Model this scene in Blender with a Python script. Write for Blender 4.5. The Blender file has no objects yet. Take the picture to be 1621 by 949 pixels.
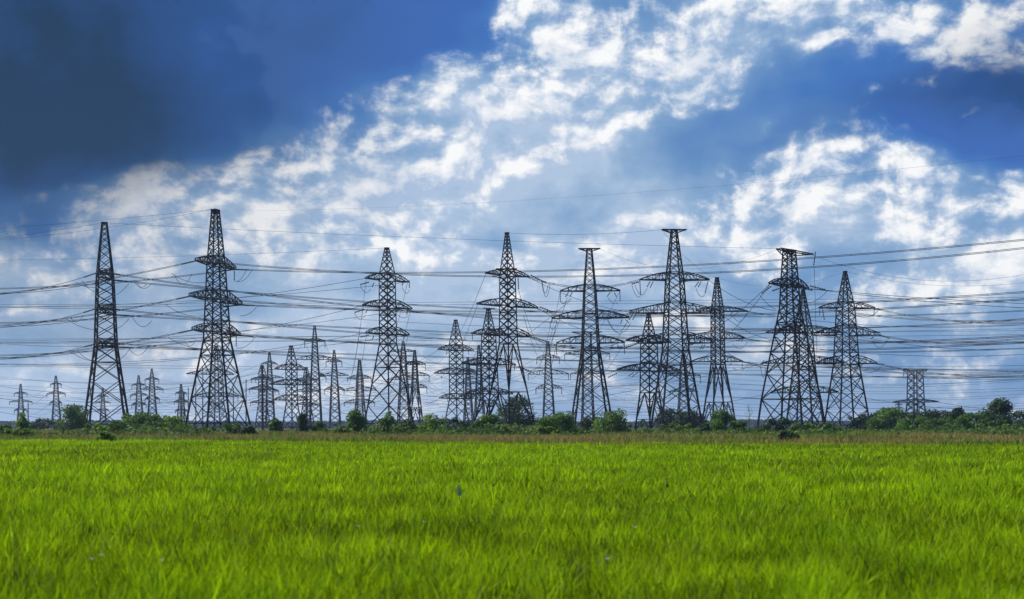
import bpy, math, random
import numpy as np
from mathutils import Vector, Matrix

R = math.radians
rng = np.random.default_rng(7)
random.seed(7)
scene = bpy.context.scene
COL = scene.collection

# ------------------------------------------------------------------ camera
F = 50.0 / 36.0 * 1621.0          # focal length in pixels of the photograph
EYE = 1.6
HOR = 672.0
cam_d = bpy.data.cameras.new("camera")
cam = bpy.data.objects.new("camera", cam_d)
COL.objects.link(cam)
cam.location = (0, 0, EYE)
cam.rotation_euler = (R(90), 0, 0)
cam_d.lens = 50
cam_d.sensor_width = 36
cam_d.shift_y = (HOR - 474.5) / 1621.0
cam_d.clip_end = 30000
cam_d.dof.use_dof = True
cam_d.dof.focus_distance = 190
cam_d.dof.aperture_fstop = 2.1
scene.camera = cam

# ------------------------------------------------------------------ light
SUN_EL, SUN_AZ = 46.0, -62.0      # azimuth from +Y (view direction), negative = left
sun_dir = Vector((math.sin(R(SUN_AZ)) * math.cos(R(SUN_EL)), math.cos(R(SUN_AZ)) * math.cos(R(SUN_EL)), math.sin(R(SUN_EL))))
sd = bpy.data.lights.new("sun", 'SUN')
sd.energy = 5.0
sd.angle = R(0.5)
sd.color = (1.0, 0.95, 0.86)
so = bpy.data.objects.new("sun", sd)
COL.objects.link(so)
so.rotation_euler = sun_dir.to_track_quat('Z', 'Y').to_euler()

scene.view_settings.view_transform = 'Standard'
scene.view_settings.look = 'None'
scene.view_settings.gamma = 1.0
scene.view_settings.exposure = 0.3
scene.view_settings.use_curve_mapping = False

# ------------------------------------------------------------------ sky (world directions only)
world = bpy.data.worlds.new("World")
scene.world = world
world.use_nodes = True
wn, wl = world.node_tree.nodes, world.node_tree.links
wn.clear()


def wnode(t, **kw):
    n = wn.new(t)
    for k, v in kw.items():
        setattr(n, k, v)
    return n


def wmath(op, a, b=None, c=None, clamp=False):
    n = wnode('ShaderNodeMath', operation=op, use_clamp=clamp)
    for i, s in enumerate((a, b, c)):
        if s is None:
            continue
        if isinstance(s, (int, float)):
            n.inputs[i].default_value = s
        else:
            wl.new(s, n.inputs[i])
    return n.outputs[0]


tc = wnode('ShaderNodeTexCoord')
sep = wnode('ShaderNodeSeparateXYZ')
wl.new(tc.outputs['Generated'], sep.inputs[0])
az = wmath('ARCTAN2', sep.outputs[0], sep.outputs[1])
el = wmath('ARCSINE', sep.outputs[2])
comb = wnode('ShaderNodeCombineXYZ')
wl.new(az, comb.inputs[0])
wl.new(el, comb.inputs[1])


def ang(x, y):
    a = math.atan((x - 810.5) / F)
    return a, math.atan((HOR - y) / F * math.cos(a))


def wnoise(scale, detail, rough, vec, lac=2.0, col=False, dist=0.0):
    n = wnode('ShaderNodeTexNoise', noise_dimensions='3D')
    n.inputs['Scale'].default_value = scale
    n.inputs['Detail'].default_value = detail
    n.inputs['Roughness'].default_value = rough
    n.inputs['Lacunarity'].default_value = lac
    n.inputs['Distortion'].default_value = dist
    wl.new(vec, n.inputs['Vector'])
    return n.outputs['Color' if col else 'Fac']


def vmath(op, a, b):
    n = wnode('ShaderNodeVectorMath', operation=op)
    for i, s in enumerate((a, b)):
        if isinstance(s, tuple):
            n.inputs[i].default_value = s
        else:
            wl.new(s, n.inputs[i])
    return n.outputs[0]


# ragged edges: the cloud layout is looked up at positions pushed about by noise
warp = wnoise(11.0, 3.0, 0.5, comb.outputs[0], col=True)
warp = vmath('MULTIPLY', vmath('SUBTRACT', warp, (0.5, 0.5, 0.5)), (0.115, 0.09, 0.0))
P2 = vmath('ADD', comb.outputs[0], warp)

# cloud masses: x, y, half width, half height, tilt, weight (as seen from the field)
MASS = [
    (450, 245, 130, 70, 15, .85), (60, 385, 150, 50, 0, .3), (570, 205, 140, 66, 35, .64), (705, 225, 160, 66, 12, .66), (740, 130, 150, 110, 45, .62),
    (850, 60, 130, 120, 60, .80), (905, 180, 230, 80, 25, .66), (960, 40, 110, 70, 40, .25), (1030, 95, 220, 60, 33, .72), (1190, 55, 190, 50, 18, .66),
    (1370, 22, 210, 40, 3, .55), (1560, 62, 90, 36, 10, .5), (640, 320, 190, 80, 20, .60), (190, 320, 150, 60, 12, .66),
    (50, 290, 110, 28, 8, .75), (245, 255, 60, 80, 60, .55), (260, 375, 280, 50, 0, .50), (470, 380, 240, 40, 0, .34),
    (340, 215, 90, 60, 30, .2), (1130, 290, 200, 50, 22, .55), (1320, 272, 150, 54, -5, .80), (1425, 296, 60, 24, -20, .5),
    (1172, 368, 56, 66, 75, .95), (1480, 95, 240, 60, 12, .34), (1420, 175, 120, 40, 20, .22), (1080, 402, 90, 60, 20, .5), (1480, 325, 190, 50, 3, .72), (1600, 365, 80, 60, 30, .6),
    (1290, 392, 150, 30, 0, .45), (960, 405, 150, 60, 15, .58), (740, 442, 130, 40, 0, .42), (1450, 455, 130, 40, 0, .40),
    (240, 492, 60, 30, 0, .4), (40, 490, 60, 20, 0, .3), (100, 425, 200, 30, 0, .2), (600, 405, 260, 16, 0, .30),
    (1170, 520, 900, 46, 0, .14), (500, 560, 300, 46, 0, .16), (800, 640, 2400, 130, 0, .20), (1560, 440, 120, 40, 10, .35),
    (1372, 166, 26, 14, 0, .35), (1548, 203, 26, 12, 10, .35), (1195, 178, 22, 14, 50, .3),
    (330, 60, 520, 190, 12, -.62), (80, 170, 330, 150, 0, -.55), (560, 40, 230, 110, 25, -.3),
    (1230, 190, 330, 70, 12, -.30), (1300, 165, 200, 50, 12, -.12), (1500, 235, 260, 50, 0, -.36), (900, 320, 240, 50, 18, -.10),
    (300, 215, 110, 60, 10, -.14), (620, 480, 300, 26, 0, -.12), (1000, 335, 90, 40, 20, -.2), (1260, 340, 110, 26, 5, -.30),
    (90, 455, 160, 16, 0, -.1), (60, 335, 60, 30, 30, -.35), (640, 382, 200, 12, 0, -.2),
]
DARK = [
    (-120, 120, 520, 300, 0, .80), (60, 200, 260, 110, 10, .35), (150, 0, 420, 170, 0, .34),
    (1610, 150, 130, 50, 0, .45), (1500, 178, 210, 36, 0, .32), (1560, 90, 120, 50, 0, .2), (540, 20, 60, 40, 40, .10), (320, 235, 110, 60, 20, .16),
    (1130, 560, 400, 60, 0, .10), (150, 530, 300, 50, 0, .12), (1640, 20, 160, 60, 0, .15),
]


def blobs(lst, base, vec, ext=1.6):
    acc = base
    for (x, y, rx, ry, tilt, w) in lst:
        a, e = ang(x, y)
        mp = wnode('ShaderNodeMapping', vector_type='TEXTURE')
        mp.inputs['Location'].default_value = (a, e, 0)
        mp.inputs['Rotation'].default_value = (0, 0, R(tilt))
        mp.inputs['Scale'].default_value = (rx * ext / F, ry * ext / F, 1)
        wl.new(vec, mp.inputs['Vector'])
        g = wnode('ShaderNodeTexGradient', gradient_type='SPHERICAL')
        wl.new(mp.outputs[0], g.inputs[0])
        acc = wmath('MULTIPLY_ADD', g.outputs['Fac'], w * 1.0, acc)
    return acc


mass0 = blobs(MASS, 0.36, P2, 1.45)
soft = wnode('ShaderNodeMapRange', interpolation_type='SMOOTHERSTEP')
for i_, v_ in zip((1, 2, 3, 4), (-0.25, 1.10, -0.02, 0.76)):
    soft.inputs[i_].default_value = v_
wl.new(mass0, soft.inputs[0])
mass = soft.outputs[0]
dark = blobs(DARK, 0.0, P2, 1.5)

# billows, looked up twice so that the side towards the sun comes out brighter
wv = vmath('ADD', comb.outputs[0], vmath('MULTIPLY', warp, (0.25, 0.25, 0.0)))
stretch = vmath('MULTIPLY', wv, (1.0, 1.3, 1.0))
n1 = wnoise(17.0, 9.0, 0.60, stretch)
off = vmath('ADD', stretch, (-0.006, 0.010, 0.0))
n2 = wnoise(17.0, 5.0, 0.56, off)
nb = wnoise(6.0, 3.0, 0.5, vmath('MULTIPLY', comb.outputs[0], (1.0, 2.8, 1.0)))
ns = wnoise(11.0, 6.0, 0.6, vmath('MULTIPLY', wv, (1.0, 3.2, 1.0)))   # flat layered bands low in the sky
bil = wmath('SUBTRACT', n1, 0.5)
rel = wmath('SUBTRACT', n1, n2)
low = wmath('MULTIPLY_ADD', el, -9.0, 1.35, clamp=True)
# noise counts more where there is cloud
amp = wmath('MINIMUM', wmath('MULTIPLY_ADD', mass, 1.5, 0.08, clamp=True), 0.9)
d = wmath('MULTIPLY_ADD', wmath('MULTIPLY', bil, amp), 2.0, mass)
d = wmath('MULTIPLY_ADD', wmath('SUBTRACT', nb, 0.5), 0.30, d)
d = wmath('MULTIPLY_ADD', wmath('MULTIPLY', wmath('SUBTRACT', ns, 0.5), low), 0.75, d)
d = wmath('MULTIPLY_ADD', wmath('MULTIPLY', rel, amp), 2.0, d)

# thin veil over the blue, laid out more broadly than the heaps
VEIL = [
    (760, 430, 1250, 250, 12, .52), (1000, 170, 520, 150, 28, .40), (1500, 130, 420, 130, 0, -.62), (800, 640, 2200, 190, 0, .42),
    (250, 90, 480, 170, 15, -.45), (330, 250, 200, 60, 20, .12), (600, 400, 500, 40, 0, -.12), (1560, 230, 300, 60, 0, -.3),
    (1300, 600, 500, 60, 0, -.10), (300, 560, 400, 50, 0, -.08), (90, 420, 200, 40, 0, .15),
]
veil = blobs(VEIL, 0.10, P2, 1.5)
veil = wmath('MULTIPLY_ADD', mass, 0.55, veil)
veil = wmath('MULTIPLY_ADD', wmath('SUBTRACT', nb, 0.5), 0.9, veil)
veil = wmath('MULTIPLY_ADD', wmath('MULTIPLY', bil, veil), 1.2, veil)
veil = wmath('MULTIPLY_ADD', wmath('MULTIPLY', wmath('SUBTRACT', ns, 0.5), low), 0.9, veil)
ramp = wnode('ShaderNodeValToRGB')
cr = ramp.color_ramp
stops = [(0.0, (0.036, 0.130, 0.455, 1)), (0.22, (0.052, 0.175, 0.500, 1)), (0.5, (0.135, 0.285, 0.545, 1)), (0.78, (0.265, 0.415, 0.635, 1)), (1.0, (0.43, 0.555, 0.735, 1))]
cr.elements[0].position, cr.elements[0].color = stops[0]
cr.elements[1].position, cr.elements[1].color = stops[-1]
for p, c in stops[1:-1]:
    e_ = cr.elements.new(p)
    e_.color = c
wl.new(veil, ramp.inputs[0])
wr = wnode('ShaderNodeMapRange', interpolation_type='SMOOTHSTEP')
for i_, v_ in zip((1, 2, 3, 4), (0.34, 0.99, 0.0, 1.0)):
    wr.inputs[i_].default_value = v_
d = wmath('MULTIPLY_ADD', low, -0.07, d)
wl.new(d, wr.inputs[0])
mixw = wnode('ShaderNodeMix', data_type='RGBA')
wl.new(wr.outputs[0], mixw.inputs['Factor'])
wl.new(ramp.outputs[0], mixw.inputs['A'])
big = wnoise(9.0, 4.0, 0.55, vmath('ADD', stretch, (3.1, 1.7, 0.4)))
shd = wmath('MULTIPLY_ADD', rel, 4.6, wmath('MULTIPLY_ADD', big, 2.4, -0.66))
shd = wmath('MULTIPLY_ADD', wr.outputs[0], 0.45, wmath('SUBTRACT', shd, 0.30), clamp=True)
mixs = wnode('ShaderNodeMix', data_type='RGBA')
wl.new(shd, mixs.inputs['Factor'])
mixs.inputs['A'].default_value = (0.40, 0.52, 0.71, 1)
mixs.inputs['B'].default_value = (0.95, 0.955, 0.96, 1)
wl.new(mixs.outputs['Result'], mixw.inputs['B'])

sky = wnode('ShaderNodeTexSky', sky_type='NISHITA')
sky.sun_disc = False
sky.sun_elevation = R(SUN_EL)
sky.sun_rotation = R(SUN_AZ)
sky.air_density = 1.0
sky.dust_density = 0.6
sky.ozone_density = 2.0
bg_sky = wnode('ShaderNodeBackground')
wl.new(sky.outputs[0], bg_sky.inputs[0])
bg_sky.inputs[1].default_value = 0.06

# storm cloud: dims towards a slate blue
dk = wmath('MAXIMUM', wmath('MINIMUM', dark, 1.0), 0.0)
dn = wnoise(9.0, 5.0, 0.5, comb.outputs[0])
dk = wmath('MULTIPLY', dk, wmath('MULTIPLY_ADD', dn, 1.1, wmath('MULTIPLY_ADD', n1, 0.8, 0.05)), clamp=True)
mixd = wnode('ShaderNodeMix', data_type='RGBA')
wl.new(dk, mixd.inputs['Factor'])
wl.new(mixw.outputs['Result'], mixd.inputs['A'])
mixd.inputs['B'].default_value = (0.012, 0.042, 0.105, 1)
bg_cl = wnode('ShaderNodeBackground')
wl.new(mixd.outputs['Result'], bg_cl.inputs[0])
bg_cl.inputs[1].default_value = 0.83
# cover: nearly closed cloud and veil over a Nishita sky, the blue showing through the gaps
cover = wmath('MAXIMUM', wmath('MULTIPLY_ADD', d, 0.1, 0.93, clamp=True), wmath('MULTIPLY', dk, 2.0, clamp=True))
mx = wnode('ShaderNodeMixShader')
wl.new(cover, mx.inputs[0])
wl.new(bg_sky.outputs[0], mx.inputs[1])
wl.new(bg_cl.outputs[0], mx.inputs[2])
wo = wnode('ShaderNodeOutputWorld')
wl.new(mx.outputs[0], wo.inputs[0])
world.cycles.sampling_method = 'MANUAL'
world.cycles.sample_map_resolution = 512


# ------------------------------------------------------------------ helpers
def g(Y):                          # height of the land: level, sinking a little beyond the pylons
    t = min(max((Y - 480.0) / 950.0, 0.0), 1.0)
    return -6.0 * t * t * (3 - 2 * t)


def P(x, y, D):                    # a point at distance D seen at pixel x, y of the photograph
    return Vector(((x - 810.5) * D / F, D, EYE + (HOR - y) * D / F))


def px(p):
    return 810.5 + F * p[0] / p[1], HOR - F * (p[2] - EYE) / p[1]


def tag(o, label=None, cat=None, group=None, kind=None):
    if label:
        o['label'] = label
    if cat:
        o['category'] = cat
    if group:
        o['group'] = group
    if kind:
        o['kind'] = kind
    return o


def empty(name, mat):
    o = bpy.data.objects.new(name, None)
    COL.objects.link(o)
    o.matrix_world = mat
    o.empty_display_size = 1
    return o


def mesh_np(name, verts, loops, starts, totals, mat, parent=None, smooth=False):
    me = bpy.data.meshes.new(name)
    me.vertices.add(len(verts))
    me.vertices.foreach_set('co', np.asarray(verts, np.float32).ravel())
    me.loops.add(len(loops))
    me.loops.foreach_set('vertex_index', np.asarray(loops, np.int32))
    me.polygons.add(len(starts))
    me.polygons.foreach_set('loop_start', np.asarray(starts, np.int32))
    me.polygons.foreach_set('loop_total', np.asarray(totals, np.int32))
    if smooth:
        me.polygons.foreach_set('use_smooth', np.ones(len(starts), bool))
    me.update(calc_edges=True)
    me.validate()
    if mat:
        me.materials.append(mat)
    o = bpy.data.objects.new(name, me)
    COL.objects.link(o)
    if parent:
        o.parent = parent
    return o


class MB:
    """collects bars, plates and tubes, then links them as one mesh"""

    def __init__(s):
        s.v, s.f = [], []

    def bar(s, p, q, w, w2=None):
        p, q = Vector(p), Vector(q)
        w2 = w if w2 is None else w2
        dd = q - p
        if dd.length < 1e-4:
            return
        dd.normalize()
        u = dd.cross(Vector((0, 0, 1)))
        if u.length < 1e-3:
            u = Vector((1, 0, 0))
        u.normalize()
        t = dd.cross(u)
        b = len(s.v)
        for c, k in ((p, w), (q, w2)):
            for a1, a2 in ((-1, -1), (1, -1), (1, 1), (-1, 1)):
                s.v.append(c + u * (a1 * k / 2) + t * (a2 * k / 2))
        for i in range(4):
            j = (i + 1) % 4
            s.f.append((b + i, b + j, b + 4 + j, b + 4 + i))
        s.f.append((b + 3, b + 2, b + 1, b))
        s.f.append((b + 4, b + 5, b + 6, b + 7))

    def box(s, c, sx, sy, sz):
        c = Vector(c)
        b = len(s.v)
        for dz in (-1, 1):
            for a1, a2 in ((-1, -1), (1, -1), (1, 1), (-1, 1)):
                s.v.append(c + Vector((a1 * sx / 2, a2 * sy / 2, dz * sz / 2)))
        for i in range(4):
            j = (i + 1) % 4
            s.f.append((b + i, b + j, b + 4 + j, b + 4 + i))
        s.f.append((b + 3, b + 2, b + 1, b))
        s.f.append((b + 4, b + 5, b + 6, b + 7))

    def tube(s, pts, radii, n=6):
        rings = []
        for i, p in enumerate(pts):
            a = pts[min(i + 1, len(pts) - 1)] - pts[max(i - 1, 0)]
            a.normalize()
            u = a.cross(Vector((0, 0, 1)))
            if u.length < 1e-3:
                u = Vector((1, 0, 0))
            u.normalize()
            t = a.cross(u)
            r = radii[i] if hasattr(radii, '__len__') else radii
            ring = []
            for k in range(n):
                an = 2 * math.pi * k / n
                ring.append(len(s.v))
                s.v.append(p + u * (math.cos(an) * r) + t * (math.sin(an) * r))
            rings.append(ring)
        for A, B in zip(rings, rings[1:]):
            for k in range(n):
                s.f.append((A[k], A[(k + 1) % n], B[(k + 1) % n], B[k]))
        s.f.append(tuple(reversed(rings[0])))
        s.f.append(tuple(rings[-1]))

    def build(s, name, mat, parent=None, smooth=False):
        me = bpy.data.meshes.new(name)
        me.from_pydata([tuple(v) for v in s.v], [], s.f)
        me.materials.append(mat)
        if smooth:
            me.polygons.foreach_set('use_smooth', np.ones(len(me.polygons), bool))
        o = bpy.data.objects.new(name, me)
        COL.objects.link(o)
        if parent:
            o.parent = parent
        return o


def material(name, color, rough=0.7, metal=0.0, var=0.0, scale=1.0, color2=None, transl=0.0, spec=0.3, attr=None):
    m = bpy.data.materials.new(name)
    m.use_nodes = True
    n, l = m.node_tree.nodes, m.node_tree.links
    b = n['Principled BSDF']
    b.inputs['Roughness'].default_value = rough
    b.inputs['Metallic'].default_value = metal
    b.inputs['Specular IOR Level'].default_value = spec
    c2 = color2 or tuple(max(0, c * (1 - var)) for c in color)
    t = n.new('ShaderNodeTexCoord')
    no = n.new('ShaderNodeTexNoise')
    no.inputs['Scale'].default_value = scale
    no.inputs['Detail'].default_value = 5
    l.new(t.outputs['Object'], no.inputs['Vector'])
    rp = n.new('ShaderNodeValToRGB')
    rp.color_ramp.elements[0].position = 0.32
    rp.color_ramp.elements[1].position = 0.68
    rp.color_ramp.elements[0].color = (*c2, 1)
    rp.color_ramp.elements[1].color = (*color, 1)
    l.new(no.outputs['Fac'], rp.inputs[0])
    out = rp.outputs[0]
    if attr:
        at = n.new('ShaderNodeAttribute')
        at.attribute_name = 'tone'
        hs = n.new('ShaderNodeHueSaturation')
        mr = n.new('ShaderNodeMapRange')
        mr.inputs['To Min'].default_value = attr[0]
        mr.inputs['To Max'].default_value = attr[1]
        l.new(at.outputs['Fac'], mr.inputs['Value'])
        l.new(mr.outputs[0], hs.inputs['Value'])
        mh = n.new('ShaderNodeMapRange')
        mh.inputs['To Min'].default_value = attr[2]
        mh.inputs['To Max'].default_value = attr[3]
        l.new(at.outputs['Fac'], mh.inputs['Value'])
        l.new(mh.outputs[0], hs.inputs['Hue'])
        l.new(out, hs.inputs['Color'])
        out = hs.outputs[0]
    l.new(out, b.inputs['Base Color'])
    if transl:
        tr = n.new('ShaderNodeBsdfTranslucent')
        l.new(out, tr.inputs['Color'])
        ms = n.new('ShaderNodeMixShader')
        ms.inputs[0].default_value = transl
        l.new(b.outputs[0], ms.inputs[1])
        l.new(tr.outputs[0], ms.inputs[2])
        l.new(ms.outputs[0], n['Material Output'].inputs['Surface'])
    return m


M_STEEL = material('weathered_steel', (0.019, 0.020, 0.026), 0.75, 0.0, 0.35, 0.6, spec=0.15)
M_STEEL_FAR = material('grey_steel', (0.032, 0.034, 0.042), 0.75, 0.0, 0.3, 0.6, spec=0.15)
M_WIRE = material('conductor_wire', (0.022, 0.024, 0.03), 0.6, 0.0, 0.3, 0.5)
M_GLASS = material('insulator_glass', (0.05, 0.065, 0.05), 0.25, 0.0, 0.4, 2.0, spec=0.5)
M_CONC = material('concrete', (0.30, 0.29, 0.27), 0.9, 0.0, 0.3, 3.0)
M_POST = material('dark_timber', (0.05, 0.045, 0.042), 0.85, 0.0, 0.4, 3.0)
M_BARK = material('bark', (0.09, 0.07, 0.05), 0.9, 0.0, 0.5, 4.0)

# ------------------------------------------------------------------ ground
EDGE_L, EDGE_R = 116.0, 88.0       # far edge of the crop, left and right


def edge_y(x):                     # where the crop ends, as a line across the view
    k = (EDGE_L - EDGE_R) / (0.36 * (EDGE_L + EDGE_R))
    return (EDGE_L + EDGE_R) / 2 - 1.5 - k * x


def make_ground():
    xs = sorted(set([-6000, -3000, -1500, -800, -400] + list(range(-240, 241, 20)) + [400, 800, 1500, 3000, 6000]))
    ys = sorted(set([-40, 0, 20, 40, 60, 80, 100, 120, 150, 200, 300, 400, 480] + list(range(560, 1500, 80)) + [1500, 1800, 2300, 3000, 4500, 6500]))
    nx = len(xs)
    v = [(x, y, g(y)) for y in ys for x in xs]
    f = [(j * nx + i, j * nx + i + 1, (j + 1) * nx + i + 1, (j + 1) * nx + i) for j in range(len(ys) - 1) for i in range(nx - 1)]
    m = material('meadow_soil', (0.11, 0.10, 0.035), 0.95, 0, 0.5, 0.05, color2=(0.06, 0.075, 0.02))
    mb = MB()
    mb.v, mb.f = [Vector(p) for p in v], f
    tag(mb.build('ground', m, smooth=True), kind='structure')
    # soil of the sown field, a sheet just above
    mf = material('field_soil', (0.035, 0.05, 0.012), 0.95, 0, 0.4, 0.8)
    me = MB()
    n = 24
    for i in range(n + 1):
        x = -150 + 300 * i / n
        me.v += [Vector((x, -38, 0.012)), Vector((x, edge_y(x) + 2, 0.012))]
    for i in range(n):
        me.f.append((2 * i, 2 * i + 2, 2 * i + 3, 2 * i + 1))
    tag(me.build('field', mf), kind='structure')


make_ground()


# ------------------------------------------------------------------ value noise for clumps
_tab = rng.random((256, 256))


def vnoise(x, y, s):
    x, y = x / s, y / s
    xi, yi = np.floor(x).astype(int), np.floor(y).astype(int)
    fx, fy = x - xi, y - yi
    fx, fy = fx * fx * (3 - 2 * fx), fy * fy * (3 - 2 * fy)
    a = _tab[xi & 255, yi & 255]
    b = _tab[(xi + 1) & 255, yi & 255]
    c = _tab[xi & 255, (yi + 1) & 255]
    d_ = _tab[(xi + 1) & 255, (yi + 1) & 255]
    return (a * (1 - fx) + b * fx) * (1 - fy) + (c * (1 - fx) + d_ * fx) * fy


def blades(name, X, Y, H, W, bend, mat, tone, tilt=0.25, Z0=None):
    n = len(X)
    th = rng.random(n) * 2 * np.pi                 # facing of the blade
    le = rng.random(n) * 2 * np.pi                 # direction it leans
    la = np.abs(rng.normal(0, tilt, n)) + 0.03
    wx, wy = np.cos(th) * W / 2, np.sin(th) * W / 2
    lx, ly = np.cos(le), np.sin(le)
    z0 = np.zeros(n) if Z0 is None else Z0
    v = np.zeros((n, 5, 3), np.float32)
    m1 = 0.5
    mx_, my_ = X + lx * H * la * 0.42, Y + ly * H * la * 0.42
    tx, ty = X + lx * H * (la + bend), Y + ly * H * (la + bend)
    tz = z0 + H * np.sqrt(np.clip(1 - (la + bend) ** 2 * 0.6, 0.15, 1))
    v[:, 0] = np.stack([X - wx * .6, Y - wy * .6, z0 - 0.01], 1)
    v[:, 1] = np.stack([X + wx * .6, Y + wy * .6, z0 - 0.01], 1)
    v[:, 2] = np.stack([mx_ + wx, my_ + wy, z0 + H * m1 * 1.12], 1)
    v[:, 3] = np.stack([mx_ - wx, my_ - wy, z0 + H * m1 * 1.12], 1)
    v[:, 4] = np.stack([tx, ty, tz], 1)
    base = np.arange(n)[:, None] * 5
    lo = (base + np.array([[0, 1, 2, 3, 3, 2, 4]])).ravel()
    st = (np.arange(n)[:, None] * 7 + np.array([[0, 4]])).ravel()
    to = np.tile([4, 3], n)
    o = mesh_np(name, v.reshape(-1, 3), lo, st, to, mat)
    a = o.data.attributes.new('tone', 'FLOAT', 'POINT')
    a.data.foreach_set('value', np.repeat(tone, 5).astype(np.float32))
    return o


def wedge(n, y0, y1, p, pad=1.2):
    """points in the view wedge, density falling as Y**-p"""
    e = 2 - p
    u = rng.random(n)
    Y = (y0 ** e + u * (y1 ** e - y0 ** e)) ** (1 / e)
    X = (rng.random(n) * 2 - 1) * (0.375 * Y + pad)
    return X, Y


def make_crop():
    m = material('crop_leaf', (0.285, 0.410, 0.002), 0.6, 0, 0, 0.45, color2=(0.155, 0.26, 0.002), transl=0.45, spec=0.10, attr=(0.12, 2.0, 0.494, 0.502))
    X, Y = wedge(700000, 8.2, 119.0, 1.25)
    k = Y < edge_y(X) + rng.normal(0, 0.35, len(X)) + 9 * (vnoise(X + 77, X * 0, 16.0) - .5) + 3 * (vnoise(X, X * 0, 3.0) - .5)
    k &= rng.random(len(X)) < 0.30 + 1.0 * vnoise(X, Y, 0.30)
    X, Y = X[k], Y[k]
    c1, c2, c3 = vnoise(X, Y, 0.30), vnoise(X + 50, Y, 1.7), vnoise(X, Y + 90, 9.0)
    H = (0.22 + 0.24 * rng.random(len(X))) * (0.70 + 0.36 * c1 + 0.22 * c2) * (0.92 + 0.16 * c3)
    tall = rng.random(len(X)) < 0.012
    H[tall] *= 1.45
    W = (0.012 + 0.012 * rng.random(len(X))) * np.clip(Y / 16.0, 1.0, 4.0)
    tone = np.clip(0.55 * rng.random(len(X)) + 0.50 * c1 + 0.34 * c2 + 0.20 * c3 + 0.18 * vnoise(X, Y, 31.0) - 0.42, 0, 1)
    o = blades('grass', X, Y, H, W, 0.22 * rng.random(len(X)), m, tone, tilt=0.22)
    tag(o, 'vivid green young crop covering the whole foreground field', 'grass', kind='stuff')


def make_dry_stalks():
    m = material('seed_stalk', (0.26, 0.20, 0.06), 0.8, 0, 0, 0.5, color2=(0.10, 0.13, 0.02), transl=0.3, attr=(0.4, 1.4, 0.49, 0.51))
    X, Y = wedge(9000, 8.5, 80, 1.1)
    k = vnoise(X + 9, Y + 4, 2.2) > 0.45
    X, Y = X[k], Y[k]
    o = blades('dry_stalks', X, Y, 0.30 + 0.22 * rng.random(len(X)), (0.007 + 0.006 * rng.random(len(X))) * np.clip(Y / 16, 1, 3), 0.3 * rng.random(len(X)), m, rng.random(len(X)), tilt=0.25)
    tag(o, 'scattered duller brownish stalks standing among the green crop', 'grass', kind='stuff')


def make_weeds():
    md = material('dry_stalk', (0.44, 0.25, 0.095), 0.85, 0, 0, 0.12, color2=(0.25, 0.20, 0.055), transl=0.25, attr=(0.6, 1.35, 0.49, 0.52))
    n = 150000
    X, Y = wedge(n, 86, 210, 1.4, 3)
    k = Y > edge_y(X) + 9 * (vnoise(X + 77, X * 0, 16.0) - .5) + rng.random(n) * 1.5
    X, Y = X[k], Y[k]
    c = vnoise(X, Y, 3.0)
    c2 = vnoise(X, Y, 14.0)
    H = (0.35 + 0.35 * rng.random(len(X))) * (0.55 + 0.5 * c + 0.5 * c2)
    W = (0.03 + 0.03 * rng.random(len(X))) * np.clip(Y / 110.0, 1, 2.4)
    o = blades('dry_weeds', X, Y, H, W, 0.15 * rng.random(len(X)), md, np.clip(0.5 * rng.random(len(X)) + 0.5 * c, 0, 1), tilt=0.2)
    tag(o, 'strip of brownish dry weeds between the crop and the bushes', 'weeds', kind='stuff')
    mg = material('weed_leaf', (0.17, 0.27, 0.012), 0.7, 0, 0, 0.15, color2=(0.09, 0.17, 0.016), transl=0.35, attr=(0.6, 1.3, 0.48, 0.51))
    n = 110000
    X, Y = wedge(n, 86, 300, 1.6, 3)
    e = Y - edge_y(X)
    cc = vnoise(X + 31, Y * 2.2, 9.0) + 0.5 * vnoise(X, Y, 2.5)
    thr = np.where(e < 6, 0.52, 0.80)
    k = (e > 0.2) & (cc > thr)
    X, Y, cc = X[k], Y[k], cc[k]
    H = (0.3 + 0.4 * rng.random(len(X))) * (0.5 + 0.8 * cc)
    W = (0.05 + 0.05 * rng.random(len(X))) * np.clip(Y / 110.0, 1, 2.4)
    o = blades('green_weeds', X, Y, H, W, 0.3 * rng.random(len(X)), mg, rng.random(len(X)), tilt=0.35)
    tag(o, 'patches of green weeds along the far edge of the crop', 'weeds', kind='stuff')


make_crop()
make_dry_stalks()
make_weeds()


# ------------------------------------------------------------------ bushes and trees
LEAF = {
    'fresh': material('leaf_fresh', (0.20, 0.31, 0.028), 0.6, 0, 0, 0.8, color2=(0.10, 0.19, 0.02), transl=0.4, attr=(0.5, 1.5, 0.48, 0.515)),
    'mid': material('leaf_mid', (0.135, 0.235, 0.028), 0.6, 0, 0, 0.8, color2=(0.06, 0.13, 0.02), transl=0.35, attr=(0.5, 1.5, 0.485, 0.515)),
    'dark': material('leaf_dark', (0.046, 0.092, 0.022), 0.6, 0, 0, 0.6, color2=(0.028, 0.062, 0.018), transl=0.3, attr=(0.5, 1.5, 0.485, 0.515)),
}


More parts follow.
